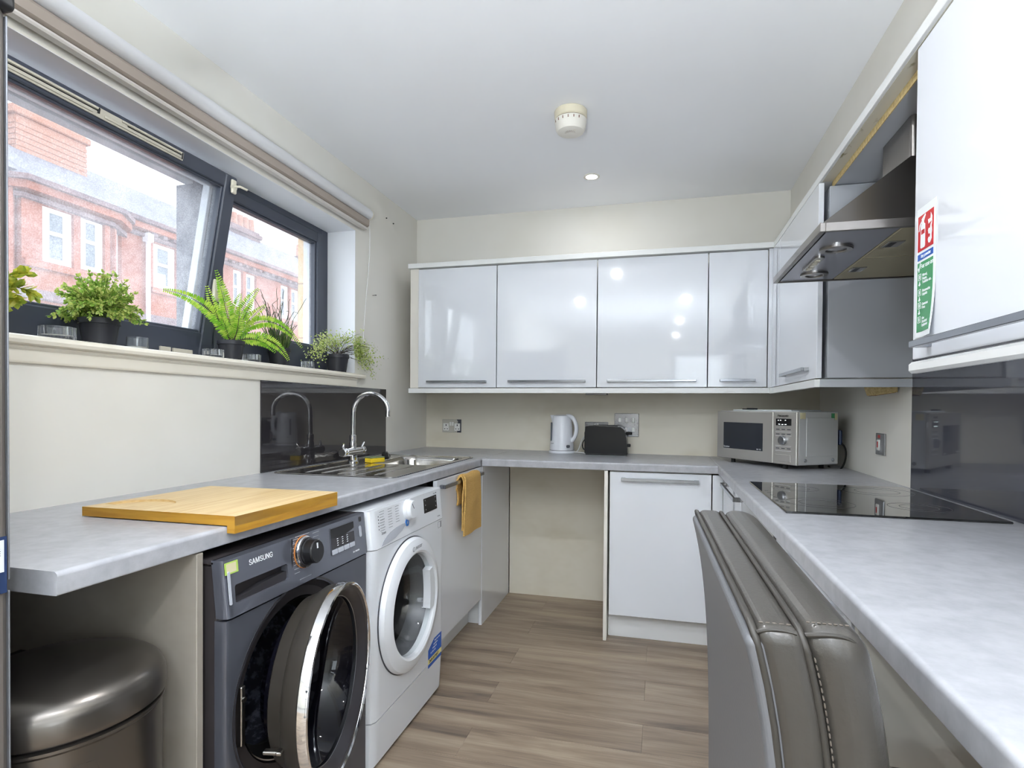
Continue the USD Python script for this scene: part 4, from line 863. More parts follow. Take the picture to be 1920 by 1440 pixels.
m = place(ext(Polygon([(tx0+.004, WT+.012), (tx1-.002, WT+.012), (tx1-.008, WT+.09), (tx1-.020, WT+.145), (tx1-.040, WT+.162), (tx0+.06, WT+.170), (tx0+.025, WT+.168), (tx0+.008, WT+.155), (tx0+.003, WT+.13)]).buffer(.004), ty1-ty0), (1, 0, 0), (0, 0, 1), (0, ty1, 0))
t.part('body', m, 'toaster_black')
t.part('foot_rim', bx(tx0+.004, tx1-.004, ty0+.006, ty1-.006, WT, WT+.012, .003), 'black_plastic')
t.part('top_plate', tm(m3.Manifold.hull_points(np.array([(x, y, z) for x, z in ((tx0+.03, WT+.1725), (tx0+.06, WT+.1745), (tx1-.045, WT+.1665), (tx1-.045, WT+.160), (tx0+.03, WT+.166)) for y in (ty0+.02, ty1-.02)]))), 'steel')
for y in (ty0+.048, ty0+.085): t.part('slot', bx(tx0+.05, tx1-.06, y-.012, y+.012, WT+.165, WT+.176, 0), 'print_black')
t.part('lever', bx(tx1-.004, tx1+.016, 3.450, 3.474, WT+.048, WT+.066, .003), 'black_plastic')
t.part('power_cord', sweep(spline([(tx0+.006, ty1-.02, WT+.02), (tx0-.022, ty1-.02, WT+.03), (tx0-.026, ty1-.01, WT+.06), (tx0-.004, ty1+.006, WT+.09)], 20), .0034, 8), 'rubber')
def faceplate(name, lab, cat_, x0, x1, z0, z1, group=None):
    xm = (x0+x1)/2; th = math.atan2(yw(.32)-yw(-1.576), 1.896)
    return Thing(name, lab, cat_, (xm, yw(xm)-.0005, z0), th, group), x1-x0, z1-z0
t, w, h = faceplate('double_socket', 'pale metal double wall socket with dark worn edge, alone on the wall beside the sink', 'socket', -1.450, -1.306, 1.015, 1.104)
def P_(t, n, m, mt, **k): return t.part(n, m, mt, local=True, **k)
pl_ = P_(t, 'plate', bx(-w/2, w/2, -.006, 0, 0, h, .002), 'plate_cream')
P_(t, 'worn_patch', plate(Polygon([(w/2-.032, 0), (w/2-.001, 0), (w/2-.001, h), (w/2-.034, h), (w/2-.024, h-.018), (w/2-.034, h-.030), (w/2-.018, h-.05), (w/2-.026, .02)]), BACK, (0, -.006, 0)), 'print_dark', parent=pl_)
for cx in (-.042, .042):
    P_(t, 'socket_insert', bx(cx-.021, cx+.021, -.0075, -.005, .012, .062, .002), 'switch_white')
    P_(t, 'socket_hole', cat(bx(cx-.0028, cx+.0028, -.0082, -.007, .043, .055, 0), bx(cx-.014, cx-.006, -.0082, -.007, .021, .026, 0), bx(cx+.006, cx+.014, -.0082, -.007, .021, .026, 0)), 'socket_hole')
for cx in (-.0085, .0085): P_(t, 'rocker', bx(cx-.0072, cx+.0072, -.010, -.005, .045, .072, .002), 'switch_white')
t, w, h = faceplate('double_socket', 'worn chrome double wall socket half hidden behind the black toaster', 'socket', -.457, -.310, 1.012, 1.101)
P_(t, 'plate', bx(-w/2, w/2, -.006, 0, 0, h, .002), 'socket_chrome')
for cx in (-.0085, .0085): P_(t, 'rocker', bx(cx-.0072, cx+.0072, -.010, -.005, .062, .078, .002), 'switch_white')
P_(t, 'plug', rbx(-.066, -.022, -.034, -.006, .018, .062, .006), 'rubber')
t, w, h = faceplate('switch_plate', 'square chrome switch plate with six white rockers above the toaster', 'switch', -.273, -.124, 1.014, 1.156)
P_(t, 'plate', bx(-w/2, w/2, -.006, 0, 0, h, .002), 'socket_chrome')
for cz in (.042, .100):
    for cx in (-.042, 0, .042): P_(t, 'rocker', bx(cx-.0085, cx+.0085, -.011, -.005, cz-.014, cz+.014, .002), 'switch_white')
P_(t, 'screw', cat(*[cyl((cx, -.006, cz), (cx, -.0072, cz), .0035, 10) for cx in (-.060, .060) for cz in (.045, .1)]), 'steel_dark')
P_(t, 'plug', cat(rbx(-.018, .036, -.034, -.011, .012, .030, .005)), 'rubber')
t = Thing('cooker_switch', 'chrome cooker isolator plate with red rocker on the right wall', 'switch', (XR-.0005, 2.59, 1.008))
t.part('plate', bx(XR-.007, XR-.0005, 2.545, 2.640, 1.006, 1.093, .002), 'socket_chrome')
r_ = t.part('rocker', bx(XR-.013, XR-.006, 2.588, 2.612, 1.024, 1.068, .002), 'switch_white')
t.part('rocker_mark', bx(XR-.0135, XR-.0125, 2.594, 2.606, 1.036, 1.060, 0), 'switch_red', parent=r_)
t.part('neon', bx(XR-.0085, XR-.0065, 2.590, 2.612, 1.074, 1.086, .001), 'switch_red')

# ================================================================ CEILING
t = Thing('smoke_alarm', 'round cream smoke alarm on the ceiling', 'smoke alarm', (-.375, 2.385, ZC))
def dn_(prof, n=56): return along(lathe(prof, n), (-.375, 2.385, ZC-.0005), (0, 0, -1))
t.part('base', dn_([(0, 0), (.066, 0), (.068, .003), (.067, .030), (.063, .034), (0, .034)]), 'smoke_cream')
t.part('groove', dn_([(0, .034), (.060, .034), (.060, .038), (0, .038)]), 'smoke_slots')
hd = t.part('cover', dn_([(0, .038), (.0655, .038), (.0665, .046), (.064, .058), (.062, .074), (.055, .086), (.040, .092), (0, .094)]), 'smoke_white')
for i in range(9):
    a = math.radians(180+i*22.5); d_ = np.array([math.cos(a), math.sin(a), 0]); p_ = np.array([-.375, 2.375, ZC-.0925])
    t.part('vent_slot', sweep([p_+d_*.008, p_+d_*.022+np.array([0, 0, .0002])], .0014, 6), 'smoke_slots', parent=hd)
t.part('test_button', along(lathe([(0, 0), (.008, 0), (.0075, .003), (0, .0035)], 20), (-.352, 2.352, ZC-.088), (.2, -.4, -1)), 'smoke_cream', parent=hd)
t.part('test_ring', along(ring(.0085, .0105, 0, .001, 20, .0003), (-.352, 2.352, ZC-.088), (.2, -.4, -1)), 'print_black', parent=hd)
for i in range(6):
    a = math.radians(-150+20*i); t.part('side_vent', bx(-.002, .002, -.001, .001, -.010, 0, 0).apply_transform(trimesh.transformations.rotation_matrix(a+math.pi/2, (0, 0, 1))).apply_translation((-.375+.0662*math.cos(a), 2.385+.0662*math.sin(a), ZC-.044)), 'smoke_slots', parent=hd)
def downlight(lab, x, y, m, group=None):
    lt = Thing('downlight', lab, 'light', (x, y, ZC), group=group)
    lt.part('bezel', along(ring(.030, .044, 0, .004, 40, .0015), (x, y, ZC), (0, 0, -1)), 'smoke_white')
    lt.part('lamp', along(lathe([(0, 0), (.030, 0), (.030, .0025), (0, .0025)], 32), (x, y, ZC), (0, 0, -1)), m)
    return lt
downlight('lit recessed ceiling downlight by the back wall cabinets', -.368, 3.075, 'lamp_dim')
lt = downlight('lit ceiling downlight out of view, seen as a dot mirrored in the cabinet doors', -.40, 1.08, 'lamp_emit', 'downlights mirrored in the wall cabinet doors')
for x, y in ((-.91, -.20), (.26, -.29), (.25, -1.9), (.24, -3.5)): lt.copy((x, y, ZC))

# ================================================================ BLIND, NAIL, SCREWS
t = Thing('roller_blind', 'rolled up taupe roller blind above the window with a white tube', 'blind', (-1.54, 1.75, 2.22))
BX, BZ = -1.540, 2.226
t.part('tube', cyl((BX, .62, BZ), (BX, 2.812, BZ), .027, 32), 'blind_white')
t.part('end_cap', cat(cyl((BX, 2.812, BZ), (BX, 2.822, BZ), .029, 32, b=.002), cyl((BX, 2.822, BZ), (BX, 2.832, BZ), .019, 24, b=.002)), 'handle_cream')
pf = Polygon([(-1.567, 2.215), (-1.537, 2.198), (-1.528, 2.186), (-1.530, 2.160), (-1.542, 2.152), (-1.565, 2.150)])
t.part('fabric', extY(pf, .62, 2.800), 'blind_taupe')
t.part('bottom_bar', extY(Polygon([(-1.560, 2.149), (-1.538, 2.151), (-1.536, 2.144), (-1.540, 2.139), (-1.560, 2.137)]), .62, 2.795), 'blind_bar')
beads = [(-1.541, 2.818, 2.20), (-1.545, 2.835, 2.05), (-1.55, 2.818, 1.85), (-1.556, 2.80, 1.65), (-1.56, 2.792, 1.52)]
bp_ = spline(beads, 120)
t.part('cord', sweep(bp_, np.where(np.arange(120) % 2 == 0, .0022, .0014), 6), 'cord_white')
t.part('cord_guide', bx(-1.574, -1.556, 2.784, 2.80, 1.50, 1.525, .002), 'cord_white')
single('nail', cat(cyl((XL-.002, 2.925, 1.812), (XL+.020, 2.928, 1.813), .0015, 8), cyl((XL+.020, 2.928, 1.813), (XL+.0215, 2.928, 1.813), .0035, 10)), 'nail_dark', 'dark nail sticking out of the window wall beside the blind cord', 'nail')
single('screw', cyl((XL, 3.085, 2.297), (XL+.006, 3.085, 2.297), .0035, 8), 'nail_dark', 'tiny dark screw in the window wall, the one closer to the blind', 'screw')
single('screw', cyl((XL, 3.176, 2.293), (XL+.006, 3.176, 2.293), .0035, 8), 'nail_dark', 'tiny dark screw in the window wall, the one closer to the wall cabinets', 'screw')
# ================================================================ PLANTS AND GLASSES ON THE SILL
SZ = WZ0
def pot(t, x, y, r=.054, h=.080):
    t.part('pot', along(lathe([(0, 0), (r*.74, 0), (r*.93, h*.80), (r*.935, h*.80), (r, h*.805), (r, h), (r*.94, h), (r*.90, h*.86), (0, h*.86)], 40), (x, y, SZ), (0, 0, 1)), 'pot_black')
    t.part('soil', along(lathe([(0, 0), (r*.9, 0), (r*.9, .002), (0, .004)], 24), (x, y, SZ+h*.88), (0, 0, 1)), 'soil')
def leaf_mesh(P, D, U, L_, W_):
    """many small ovate leaves. P base, D direction, U normal: (n,3); L_, W_: (n,)"""
    P, D, U = (np.asarray(a, float) for a in (P, D, U)); D /= np.linalg.norm(D, axis=1, keepdims=True)
    S = np.cross(D, U); S /= np.linalg.norm(S, axis=1, keepdims=True)+1e-9; N_ = np.cross(S, D)
    L_, W_ = np.asarray(L_)[:, None], np.asarray(W_)[:, None]
    pts = [P, P+D*L_*.35+S*W_*.5+N_*W_*.10, P+D*L_*.75+S*W_*.42+N_*W_*.10, P+D*L_, P+D*L_*.75-S*W_*.42+N_*W_*.10, P+D*L_*.35-S*W_*.5+N_*W_*.10]
    V = np.stack(pts, 1).reshape(-1, 3); n = len(P); b_ = np.arange(n)[:, None, None]*6
    F = (np.array([[0, 1, 2], [0, 2, 3], [0, 3, 4], [0, 4, 5]])[None]+b_).reshape(-1, 3)
    return trimesh.Trimesh(V, F, process=False)
def rdir(n, g):
    d = g.normal(size=(n, 3)); return d/np.linalg.norm(d, axis=1, keepdims=True)
def bushy(name, lab, x, y, seed, rx, rz_, n_sprig, mt, lsize, droop=.0, h=.080, zc=None):
    g = np.random.default_rng(seed); t = Thing(name, lab, 'plant', (x, y, SZ)); pot(t, x, y, h=h)
    stems, P, D, U, L_ = [], [], [], [], []
    base = np.array([x, y, SZ+h*.9])
    for i in range(n_sprig):
        a = g.uniform(0, 2*math.pi); el = math.asin(g.uniform(-.12, .98)); f = g.uniform(.62, 1.0)
        tip = base+np.array([rx*math.cos(a)*math.cos(el)*f, rx*math.sin(a)*math.cos(el)*f, rz_*math.sin(el)*f+.015])
        tip[0] = max(tip[0], -1.715)
        mid = base+(tip-base)*.5+np.array([0, 0, .03*math.cos(el)])
        c = spline([base+g.normal(size=3)*(.012, .012, 0), mid, tip], 14); stems.append(sweep(c, .0009, 4, False))
        for j in range(4, 14):
            for q in range(3 if j < 12 else 5):
                d = (c[min(j+1, 13)]-c[max(j-1, 0)]); d = d/np.linalg.norm(d)+.9*rdir(1, g)[0]
                P.append(c[j]); D.append(d); U.append(rdir(1, g)[0]); L_.append(lsize*g.uniform(.7, 1.25))
    t.part('stems', cat(stems), 'stem_green', kind='stuff')
    L_ = np.array(L_); t.part('foliage', leaf_mesh(P, D, U, L_, L_*.55), mt, smooth=False, kind='stuff')
    return t
bushy('potted_plant', 'bushy small-leaved green plant in black pot on the sill, between two glass tealight holders', -1.632, 1.352, 3, .118, .140, 175, 'leaf_bush', .0125)
bushy('potted_plant', 'yellow-green potted plant peeping out behind the fridge edge on the sill', -1.64, 1.035, 5, .115, .13, 34, 'leaf_yellow', .028)

# fern
g = np.random.default_rng(11)
t = Thing('potted_fern', 'bright green fern with long fronds in black pot before the window mullion', 'plant', (-1.632, 1.895, SZ)); pot(t, -1.632, 1.895, .0505, .078)
B = np.array([-1.632, 1.895, SZ+.072])
fronds = [((-1.60, 1.72, 1.545), (-1.585, 1.535, 1.563)), ((-1.625, 1.86, 1.58), (-1.63, 1.815, 1.695)), ((-1.62, 1.94, 1.56), (-1.60, 2.012, 1.664)), ((-1.60, 2.04, 1.535), (-1.585, 2.285, 1.452)),
          ((-1.58, 2.02, 1.46), (-1.565, 2.16, 1.385)), ((-1.60, 1.78, 1.53), (-1.59, 1.725, 1.615)), ((-1.61, 1.84, 1.56), (-1.60, 1.79, 1.66)), ((-1.645, 1.93, 1.55), (-1.66, 1.98, 1.64)),
          ((-1.60, 1.96, 1.53), (-1.59, 2.04, 1.60)), ((-1.585, 1.88, 1.51), (-1.565, 1.86, 1.57)), ((-1.60, 1.82, 1.50), (-1.59, 1.78, 1.55)), ((-1.58, 1.97, 1.45), (-1.565, 2.07, 1.41)), ((-1.59, 1.915, 1.53), (-1.575, 1.945, 1.60))]
for mid, tip in fronds:
    c = spline([B+g.normal(size=3)*(.008, .008, 0), mid, tip], 40); T = np.gradient(c, axis=0); T /= np.linalg.norm(T, axis=1, keepdims=True)
    view = np.array([.8, -.55, -.15])+g.normal(size=3)*.12; S = np.cross(T, view); S /= np.linalg.norm(S, axis=1, keepdims=True)
    P, D, U, LL, WW = [], [], [], [], []
    Ln = np.linalg.norm(np.diff(c, axis=0), axis=1).sum(); k_ = max(14, int(Ln/.0088))
    for q in np.linspace(.10, .995, k_):
        i = q*39; i0 = min(int(i), 38); p = c[i0]+(c[i0+1]-c[i0])*(i-i0)
        ll = .030*min(1, (q+.12)*2.2)*(1-q**2.2*.80)*min(1.1, .55+Ln*2.2)
        for s_ in (-1, 1):
            P.append(p); D.append(S[i0]*s_+T[i0]*.35+g.normal(size=3)*.06+np.array([0, 0, -.12])); U.append(view); LL.append(ll); WW.append(.0064*min(1, .45+ll/.02*.5))
    f_ = t.part('frond', leaf_mesh(P, D, U, LL, WW), 'leaf_fern', smooth=False)
    t.part('rachis', sweep(c, np.linspace(.0014, .0005, 40), 5, False), 'stem_dark', parent=f_)

# curly rush
g = np.random.default_rng(17); px, py = -1.675, 2.245
t = Thing('potted_rush', 'curly dark stemmed rush with grassy blades in black pot, standing behind the fern', 'plant', (px, py, SZ)); pot(t, px, py, .05, .086)
curls = []
for i in range(34):
    a = g.uniform(0, 2*math.pi); l_ = g.uniform(.13, .31); sp_ = g.uniform(.03, .11); n1 = 40; s_ = np.linspace(0, 1, n1); ph = g.uniform(0, 6.28); fr = g.uniform(7, 15); am = g.uniform(.006, .022)
    c = np.c_[px+.02*math.cos(a)+sp_*math.cos(a)*s_**1.3*.7+am*np.sin(fr*s_+ph)*s_, py+.02*math.sin(a)+sp_*math.sin(a)*s_**1.3*1.25+am*1.3*np.cos(fr*s_*1.15+ph)*s_, SZ+.072+l_*s_-.5*l_*np.clip(s_-.75, 0, 1)**1.2*g.uniform(0, 3)]
    c[:, 0] = np.clip(c[:, 0], -1.722, -1.60); curls.append(sweep(c, np.linspace(.0019, .001, n1), 5, False))
t.part('curly_stems', cat(curls), 'rush_stem', kind='stuff')
n2 = 150; A = g.uniform(0, 6.28, n2); P = np.c_[px+.03*np.cos(A), py+.03*np.sin(A), np.full(n2, SZ+.07)]
D = np.c_[np.cos(A)*g.uniform(0, .42, n2), np.sin(A)*g.uniform(0, .6, n2), np.ones(n2)]; t.part('blades', leaf_mesh(P, D, rdir(n2, g), g.uniform(.06, .15, n2), g.uniform(.003, .005, n2)), 'leaf_rush', smooth=False, kind='stuff')

# pale maidenhair
g = np.random.default_rng(23); px, py = -1.618, 2.632
t = Thing('potted_maidenhair', 'airy pale green and cream plant in black pot at the far end of the sill', 'plant', (px, py, SZ)); pot(t, px, py, .0605, .092)
stems, P, D, U, L_ = [], [], [], [], []
base = np.array([px, py, SZ+.08])
clumps = [((-.02, -.15, .035), .05, 14), ((.0, -.10, .085), .04, 9), ((-.01, -.03, .10), .045, 10), ((.03, .05, .105), .045, 11), ((.05, .13, .075), .05, 14), ((.07, .19, .02), .055, 18), ((.08, .22, -.03), .04, 12), ((-.03, -.17, .0), .04, 7), ((.05, .16, .02), .05, 14)]
for off, sr, n in clumps:
    for i in range(n):
        tip = base+np.array(off)+g.normal(size=3)*sr*.62; tip[0] = max(tip[0], -1.69) if tip[1] < 2.73 else max(tip[0], XL+.01)
        mid = base+(tip-base)*.45+np.array([0, 0, .035]); c = spline([base+g.normal(size=3)*(.01, .01, 0), mid, tip], 16)
        if i % 3 == 0: stems.append(sweep(c, np.linspace(.0013, .0006, 16), 4, False))
        for q in range(17):
            j = g.integers(10, 16); p = c[j]+g.normal(size=3)*.013
            P.append(p); D.append(rdir(1, g)[0]); U.append(rdir(1, g)[0]); L_.append(g.uniform(.006, .0115))
t.part('stems', cat(stems), 'stem_dark', kind='stuff')
P = np.array(P); P[:, 0] = np.where(P[:, 1] > 2.70, np.maximum(P[:, 0], XL+.014), P[:, 0]); P[:, 2] = np.where(P[:, 1] < 2.80, np.maximum(P[:, 2], SZ+.014), P[:, 2])
L_ = np.array(L_); half = np.arange(len(L_)) % 5 < 4
sel = lambda A, k: np.asarray(A)[k]
t.part('foliage', leaf_mesh(sel(P, half), sel(D, half), sel(U, half), L_[half], L_[half]*.85), 'leaf_pale', smooth=False, kind='stuff')
t.part('foliage', leaf_mesh(sel(P, ~half), sel(D, ~half), sel(U, ~half), L_[~half], L_[~half]*.85), 'leaf_bush', smooth=False, kind='stuff')

# glass tealight holders
def tealight(lab, x, y, r, h, facets):
    t = Thing('tealight_holder', lab, 'glass', (x, y, SZ))
    if facets:
        a = np.linspace(0, 2*math.pi, 48, endpoint=False); out = [((r*(1+.055*math.cos(8*q)))*math.cos(q), (r*(1+.055*math.cos(8*q)))*math.sin(q)) for q in a]
        m = sub(ext(Polygon(out), h), cyl((0, 0, h*.35), (0, 0, h+.02), r*.70, 32))
    else:
        m = lathe([(0, 0), (r*.92, 0), (r, h*.2), (r, h), (r-.0025, h), (r-.003, h*.22), (0, h*.2)], 40)
    m.apply_translation((x, y, SZ+.0004)); t.part('glass', m, 'tumbler_glass')
tealight('wide chunky glass tealight holder on the sill, nearest the fridge', -1.592, 1.198, .040, .034, True)
tealight('plain round glass tealight holder on the sill, beside the bushy plant', -1.612, 1.462, .0305, .038, False)
tealight('fluted glass tealight holder on the sill, on the bushy plant side of the fern pot', -1.600, 1.768, .034, .031, True)
tealight('fluted glass tealight holder on the sill between fern pot and rush pot', -1.600, 1.972, .034, .031, True)
tealight('small fluted glass tealight holder beside the pale plant at the far sill end', -1.600, 2.352, .029, .034, True)

# ================================================================ PEDAL BIN
bcx, bcy, br = -1.09, .822, .169
t = Thing('pedal_bin', 'brushed steel pedal bin with domed lid under the worktop by the fridge', 'bin', (bcx, bcy, 0))
ba = lambda prof, n=72: along(lathe(prof, n), (bcx, bcy, 0), (0, 0, 1))
t.part('base', ba([(0, 0), (br, 0), (br, .03), (br-.004, .034), (0, .034)]), 'bin_dark')
BH = -.038
t.part('body', ba([(0, .034), (br-.003, .034), (br-.003, .640+BH), (br+.001, .645+BH), (br+.001, .650+BH), (br-.006, .653+BH), (0, .653+BH)]), 'bin_steel')
t.part('seam', ba([(0, .653+BH), (br-.008, .653+BH), (br-.008, .660+BH), (0, .660+BH)]), 'bin_dark')
lid = [(0, .660+BH), (br+.003, .660+BH), (br+.005, .668+BH), (br+.004, .694+BH), (br+.000, .702+BH)]+[((br-.001)*math.cos(a), .702+BH+.046*math.sin(a)) for a in np.radians(np.linspace(4, 88, 16))]+[(0, .748+BH)]
t.part('lid', ba(lid), 'bin_steel', smooth=50)
t.part('hinge', bx(bcx-br-.012, bcx-br+.02, bcy-.06, bcy+.06, .59, .68, .006), 'bin_dark')
t.part('pedal', bx(bcx+.10, bcx+br+.05, bcy-.03, bcy+.03, .012, .022, .004), 'bin_steel')
lg = cat(meshkit.text_mesh('addis', .017, .0012, False))
ol = ext(rrect(-.010, .072, -.010, .026, .018).difference(rrect(-.0085, .0705, -.0085, .0245, .0165)), .0012)
lg = cat(lg, ol).subdivide(); v = lg.vertices.copy(); ang = math.radians(12)-(.03-v[:, 0])/br*1.0; rr = br-.003+v[:, 2]
an = math.radians(-32)+(v[:, 0]-.03)/br
lg.vertices = np.c_[bcx+rr*np.cos(an), bcy+rr*np.sin(an), .548+v[:, 1]]
t.part('embossed_badge', lg, 'bin_steel', smooth=False)

# ================================================================ BAR STOOL
t = Thing('bar_stool', 'grey padded leather bar stool with stitched backrest at the right worktop', 'stool', (.345, .71, 0))
ZT = 1.013
def shape(m):
    """lean the backrest and curve it a little around the sitter"""
    v = m.vertices; d = np.maximum(ZT-v[:, 2], 0); s = (v[:, 1]-.485)/.455
    v[:, 0] += .034*(1-np.exp(-d/.11))-.018*s*np.clip((.20-v[:, 0])/.06, 0, 1)
    v[:, 2] += .018*s; return m
def pad(x0, x1, y0, y1, z0, z1, r, n=24):
    s = m3.Manifold.sphere(r, n)
    m = m3.Manifold.batch_hull([s.translate((x, y, z)) for x in (x0+r, x1-r) for y in (y0+r, y1-r) for z in (z0+r, z1-r)]).refine_to_length(.02)
    return shape(tm(m))
SY0_, SY1_ = .485, .940
t.part('back_shell', pad(.0630, .080, SY0_+.002, SY1_-.004, .60, ZT-.012, .0078), 'leather_back', smooth=60)
t.part('back_cushion', pad(.073, .1100, SY0_, SY1_, .60, ZT-.003, .0125), 'leather', smooth=60)
t.part('front_cushion', pad(.1060, .156, SY0_, SY1_, .60, ZT, .022), 'leather', smooth=60)
def loop(x, ins, r, mt, name):
    y0, y1, z1, rc = SY0_+ins, SY1_-ins, ZT-ins, .016
    pts = [(x, y0, .62)]+[(x, y0, z) for z in np.linspace(.66, z1-rc, 12)]
    pts += [(x, y0+rc-rc*math.cos(a), z1-rc+rc*math.sin(a)) for a in np.radians((20, 45, 70))]
    pts += [(x, y, z1) for y in np.linspace(y0+rc, y1-rc, 16)]+[(x, y1-rc+rc*math.sin(a), z1-rc+rc*math.cos(a)) for a in np.radians((20, 45, 70))]
    pts += [(x, y1, z) for z in np.linspace(z1-rc, .62, 12)]
    t.part(name, shape(sweep(pts, r, 8)), mt, smooth=60)
loop(.0725, .0045, .0036, 'piping', 'piping'); loop(.1080, .0045, .0032, 'piping', 'piping')
def stitches(fn, n):
    m = []
    for i in range(n):
        a, b_ = fn((i+.15)/n), fn((i+.80)/n); m.append(sweep([a, (np.array(a)+np.array(b_))/2, b_], [.0005, .0008, .0005], 5))
    return cat(m)
st_ = [stitches(lambda q: (.1120, SY0_+.0022, ZT-.022-.30*q), 52), stitches(lambda q: (.149, SY0_+.009, ZT-.026-.30*q), 52), stitches(lambda q: (.078+.026*q, SY0_+.0135, ZT-.0032), 5), stitches(lambda q: (.115+.032*q, SY0_+.016, ZT-.0006), 8)]
t.part('stitching', shape(cat(st_)), 'thread', kind='stuff')
t.part('cross_seam', cat(shape(sweep(spline([(.075, SY0_+.0062, ZT-.0085), (.084, SY0_+.0050, ZT-.0055), (.104, SY0_+.0058, ZT-.007)], 10), .0016, 8)), shape(sweep(spline([(.1110, SY0_+.008, ZT-.008), (.119, SY0_+.0065, ZT-.0065), (.140, SY0_+.0075, ZT-.0075), (.149, SY0_+.012, ZT-.018)], 14), .0018, 8))), 'piping')
t.part('seat', rbx(.165, .55, .505, .915, .60, .69, .03, 24), 'leather', smooth=60)
t.part('column', cyl((.345, .71, .03), (.345, .71, .61), .026, 28), 'chrome')
t.part('foot_rest', sweep([(.345+.17*math.cos(a), .71+.17*math.sin(a), .30) for a in np.linspace(-.5, 2*math.pi-.5, 40)], .010, 10), 'chrome', smooth=60)
t.part('base', along(lathe([(0, 0), (.205, 0), (.205, .006), (.12, .016), (.04, .030), (0, .032)], 56), (.345, .71, .0), (0, 0, 1)), 'chrome', smooth=40)

# ================================================================ ACROSS THE STREET
struct('street', wallbox(-40, -1.95, -20, 60, -3.6, -3.4), 'street_grey')
bd = Thing('tenement_building', 'red sandstone tenement with bay window and slate roof across the street', 'building', (-12, 10, -3.4))
FXo = -10.0
wins = [(9.44, 10.02, 3.60, 4.50), (10.32, 10.78, 3.60, 4.52), (11.68, 12.02, 3.60, 4.50), (12.13, 12.50, 3.60, 4.50), (13.47, 13.85, 3.60, 4.50), (13.93, 14.31, 3.60, 4.48), (15.8, 16.3, 3.6, 4.5), (4.3, 4.9, 3.6, 4.5)]
holes = [sbox(a, c_, b_, d_) for a, b_, c_, d_ in wins]
bays = [(7.03, 7.54, 3.50, 4.40), (7.66, 8.10, 3.52, 4.44)]
wallp = sbox(1, -3.4, 26, 4.7).difference(sbox(6.5, -3.4, 8.72, 4.7))
for hh in holes: wallp = wallp.difference(hh)
bd.part('wall', place(ext(wallp, .30), (0, 1, 0), (0, 0, 1), (FXo-.30, 0, 0)), 'sandstone_red')
BXo = -9.98+.0
bayf = sbox(6.72, -3.4, 8.20, 4.6)
for a, b_, c_, d_ in bays: bayf = bayf.difference(sbox(a, c_, b_, d_))
bay = bd.part('bay', place(ext(bayf, .18), (0, 1, 0), (0, 0, 1), (FXo+.17, 0, 0)), 'sandstone_red')
# canted bay side with its window
q0, q1 = np.array([FXo+.35, 8.20]), np.array([FXo-.05, 8.73]); dq = (q1-q0); Lq = np.linalg.norm(dq); dq /= Lq
cp = sbox(0, -3.4, Lq, 4.6).difference(sbox(.12, 3.54, .50, 4.50))
bd.part('bay_side', place(ext(cp, .18), (dq[0], dq[1], 0), (0, 0, 1), (q0[0]-.16, q0[1], 0)), 'sandstone_red', parent=bay)
bd.part('bay_side', place(ext(sbox(0, -3.4, .45, 4.6), .18), (.68, .73, 0), (0, 0, 1), (FXo-.10, 6.40, 0)), 'sandstone_red', parent=bay)
def win_far(fr, W_, H_, right, org, mid=True):
    """sash window: white frame with glazing, set into the wall. right: unit vector along the wall."""
    rr_ = sbox(0, 0, W_, H_).difference(sbox(.075, .09, W_-.075, H_*.56-.03)).difference(sbox(.075, H_*.56+.03, W_-.075, H_-.07))
    f_ = bd.part('window_frame', place(ext(rr_, .07), right, (0, 0, 1), org), 'sash_white')
    bd.part('window_pane', place(ext(sbox(.05, .05, W_-.05, H_-.05), .01), right, (0, 0, 1), np.array(org)+np.cross(right, (0, 0, 1))*.02), 'far_glass', parent=f_)
    bd.part('curtain', place(ext(sbox(.06, .06, .06+W_*.22, H_-.06).union(sbox(W_-.06-W_*.12, .06, W_-.06, H_-.06)), .01), right, (0, 0, 1), np.array(org)+np.cross(right, (0, 0, 1))*.032), 'curtain', parent=f_)
for a, b_, c_, d_ in wins: win_far(None, b_-a, d_-c_, (0, 1, 0), (FXo-.14, a, c_))
for a, b_, c_, d_ in bays: win_far(None, b_-a, d_-c_, (0, 1, 0), (FXo+.22, a, c_))
win_far(None, .38, .96, (dq[0], dq[1], 0), (q0[0]-.10+dq[0]*.12, q0[1]+dq[1]*.12, 3.54))
bd.part('notice', bx(FXo-.10, FXo-.09, 9.62, 9.82, 3.68, 3.92, 0), 'sash_white')
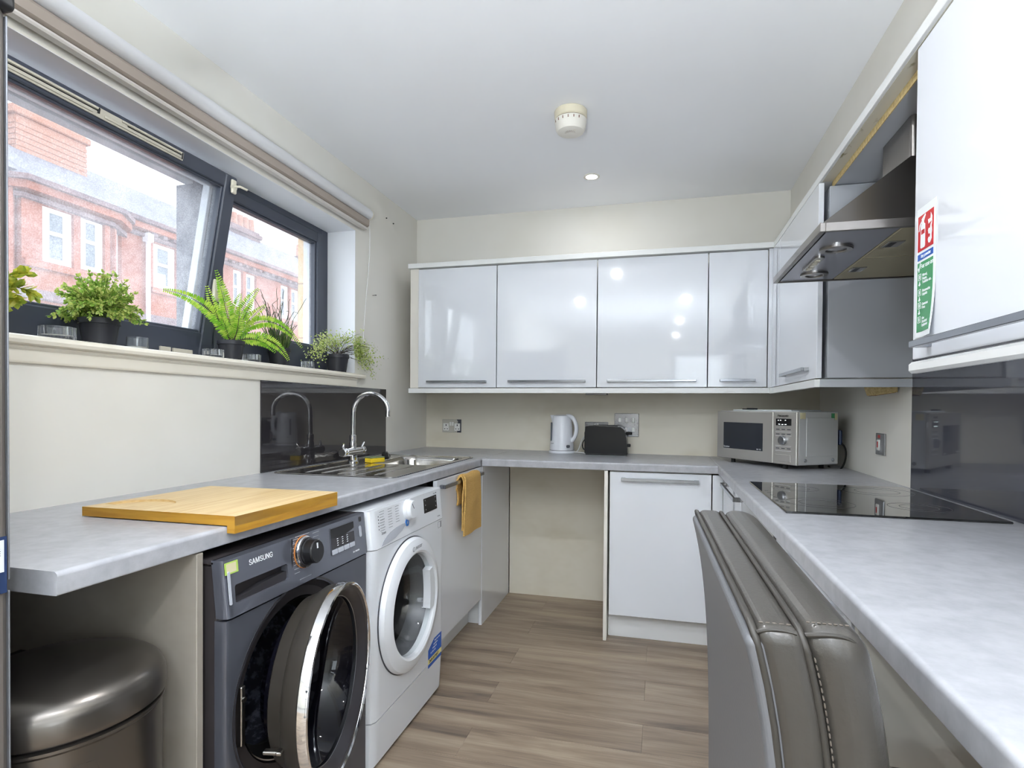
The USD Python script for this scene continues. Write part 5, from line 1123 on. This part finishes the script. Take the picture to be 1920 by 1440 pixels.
# window surrounds, sills and bands
for a, b_, c_, d_ in wins:
    bd.part('window_sill', bx(FXo-.05, FXo+.07, a-.08, b_+.08, c_-.13, c_-.02, .01), 'sandstone_red'); bd.part('window_lintel', bx(FXo-.05, FXo+.05, a-.06, b_+.06, d_+.02, d_+.05, .01), 'sandstone_dark')
bd.part('window_sill', bx(FXo+.30, FXo+.43, 6.72, 8.22, 3.36, 3.48, .01), 'sandstone_red')
bd.part('window_lintel', bx(FXo+.30, FXo+.39, 6.95, 8.20, 4.42, 4.46, .01), 'sandstone_dark')
bd.part('band_course', bx(FXo-.02, FXo+.06, 9.0, 26, 2.86, 3.02, .02), 'sandstone_dark'); bd.part('band_course', bx(FXo+.30, FXo+.42, 6.70, 8.22, 2.86, 3.02, .02), 'sandstone_dark')
for z0, z1, o in ((4.53, 4.60, .08), (4.64, 4.76, .20), (4.76, 4.84, .28)):
    mt = 'sandstone_dark' if o != .20 else 'sandstone_red'
    bd.part('cornice', cat(bx(FXo-.2, FXo+o, 8.7, 26, z0, z1, .01), bx(FXo-.2, FXo+o, 1, 6.45, z0, z1, .01)), mt)
    bd.part('cornice', place(ext(Polygon([(FXo-.2, 6.2), (FXo+o, 6.40), (FXo+.35+o, 6.72-.3*o), (FXo+.35+o, 8.20+.3*o), (FXo+o, 8.78), (FXo-.2, 9.0)]), z1-z0), (1, 0, 0), (0, 1, 0), (0, 0, z0-.12)), mt)
for i in range(70):
    y = 9.3+i*.24; bd.part('dentil', bx(FXo, FXo+.16, y, y+.10, 4.58, 4.65, 0), 'sandstone_dark')
bd.part('drainpipe', cat(cyl((FXo+.09, 9.235, -3.4), (FXo+.09, 9.235, 4.62), .045, 12), bx(FXo+.02, FXo+.16, 9.17, 9.30, 4.44, 4.60)), 'pipe_white')
rf = bd.part('roof', extY([(FXo+.25, 4.85), (FXo-3.2, 6.75), (FXo-3.5, 6.75), (FXo-3.5, 4.8), (FXo+.2, 4.8)], 1, 26), 'slate')
bd.part('bay_roof', tm(m3.Manifold.hull_points(np.array([(FXo-.4, 6.3, 4.73), (FXo+.6, 6.7, 4.73), (FXo+.6, 8.2, 4.73), (FXo-.4, 8.9, 4.73), (FXo-1.9, 7.5, 5.95)]))), 'slate', parent=rf)
def chimney(x0, x1, y0, y1, z0, z1, pots, mt):
    c_ = bd.part('chimney', cat(bx(x0, x1, y0, y1, z0, z1, .02), bx(x0-.06, x1+.06, y0-.06, y1+.06, z1-.22, z1-.08, .02)), mt)
    n_ = int((z1-z0-.25)/.105)
    for i in range(n_):
        bd.part('brick_course', cat(bx(x1, x1+.012, y0, y1, z0+.05+i*.105, z0+.135+i*.105, .004), bx(x0, x1, y0-.012, y0, z0+.05+i*.105, z0+.135+i*.105, .004)), mt, parent=c_)
    for i in range(pots):
        y = y0+(y1-y0)*(i+.5)/pots; bd.part('chimney_pot', cyl(((x0+x1)/2, y, z1), ((x0+x1)/2, y, z1+.42), .11, 14, .09), 'brick_chimney', parent=c_)
chimney(-12.7, -12.0, 8.25, 9.66, 5.7, 6.98, 0, 'brick_chimney')
chimney(-13.4, -12.9, 15.0, 16.3, 6.0, 6.9, 5, 'sandstone_dark')
chimney(-13.4, -12.9, 18.6, 19.8, 6.0, 6.8, 4, 'sandstone_dark')
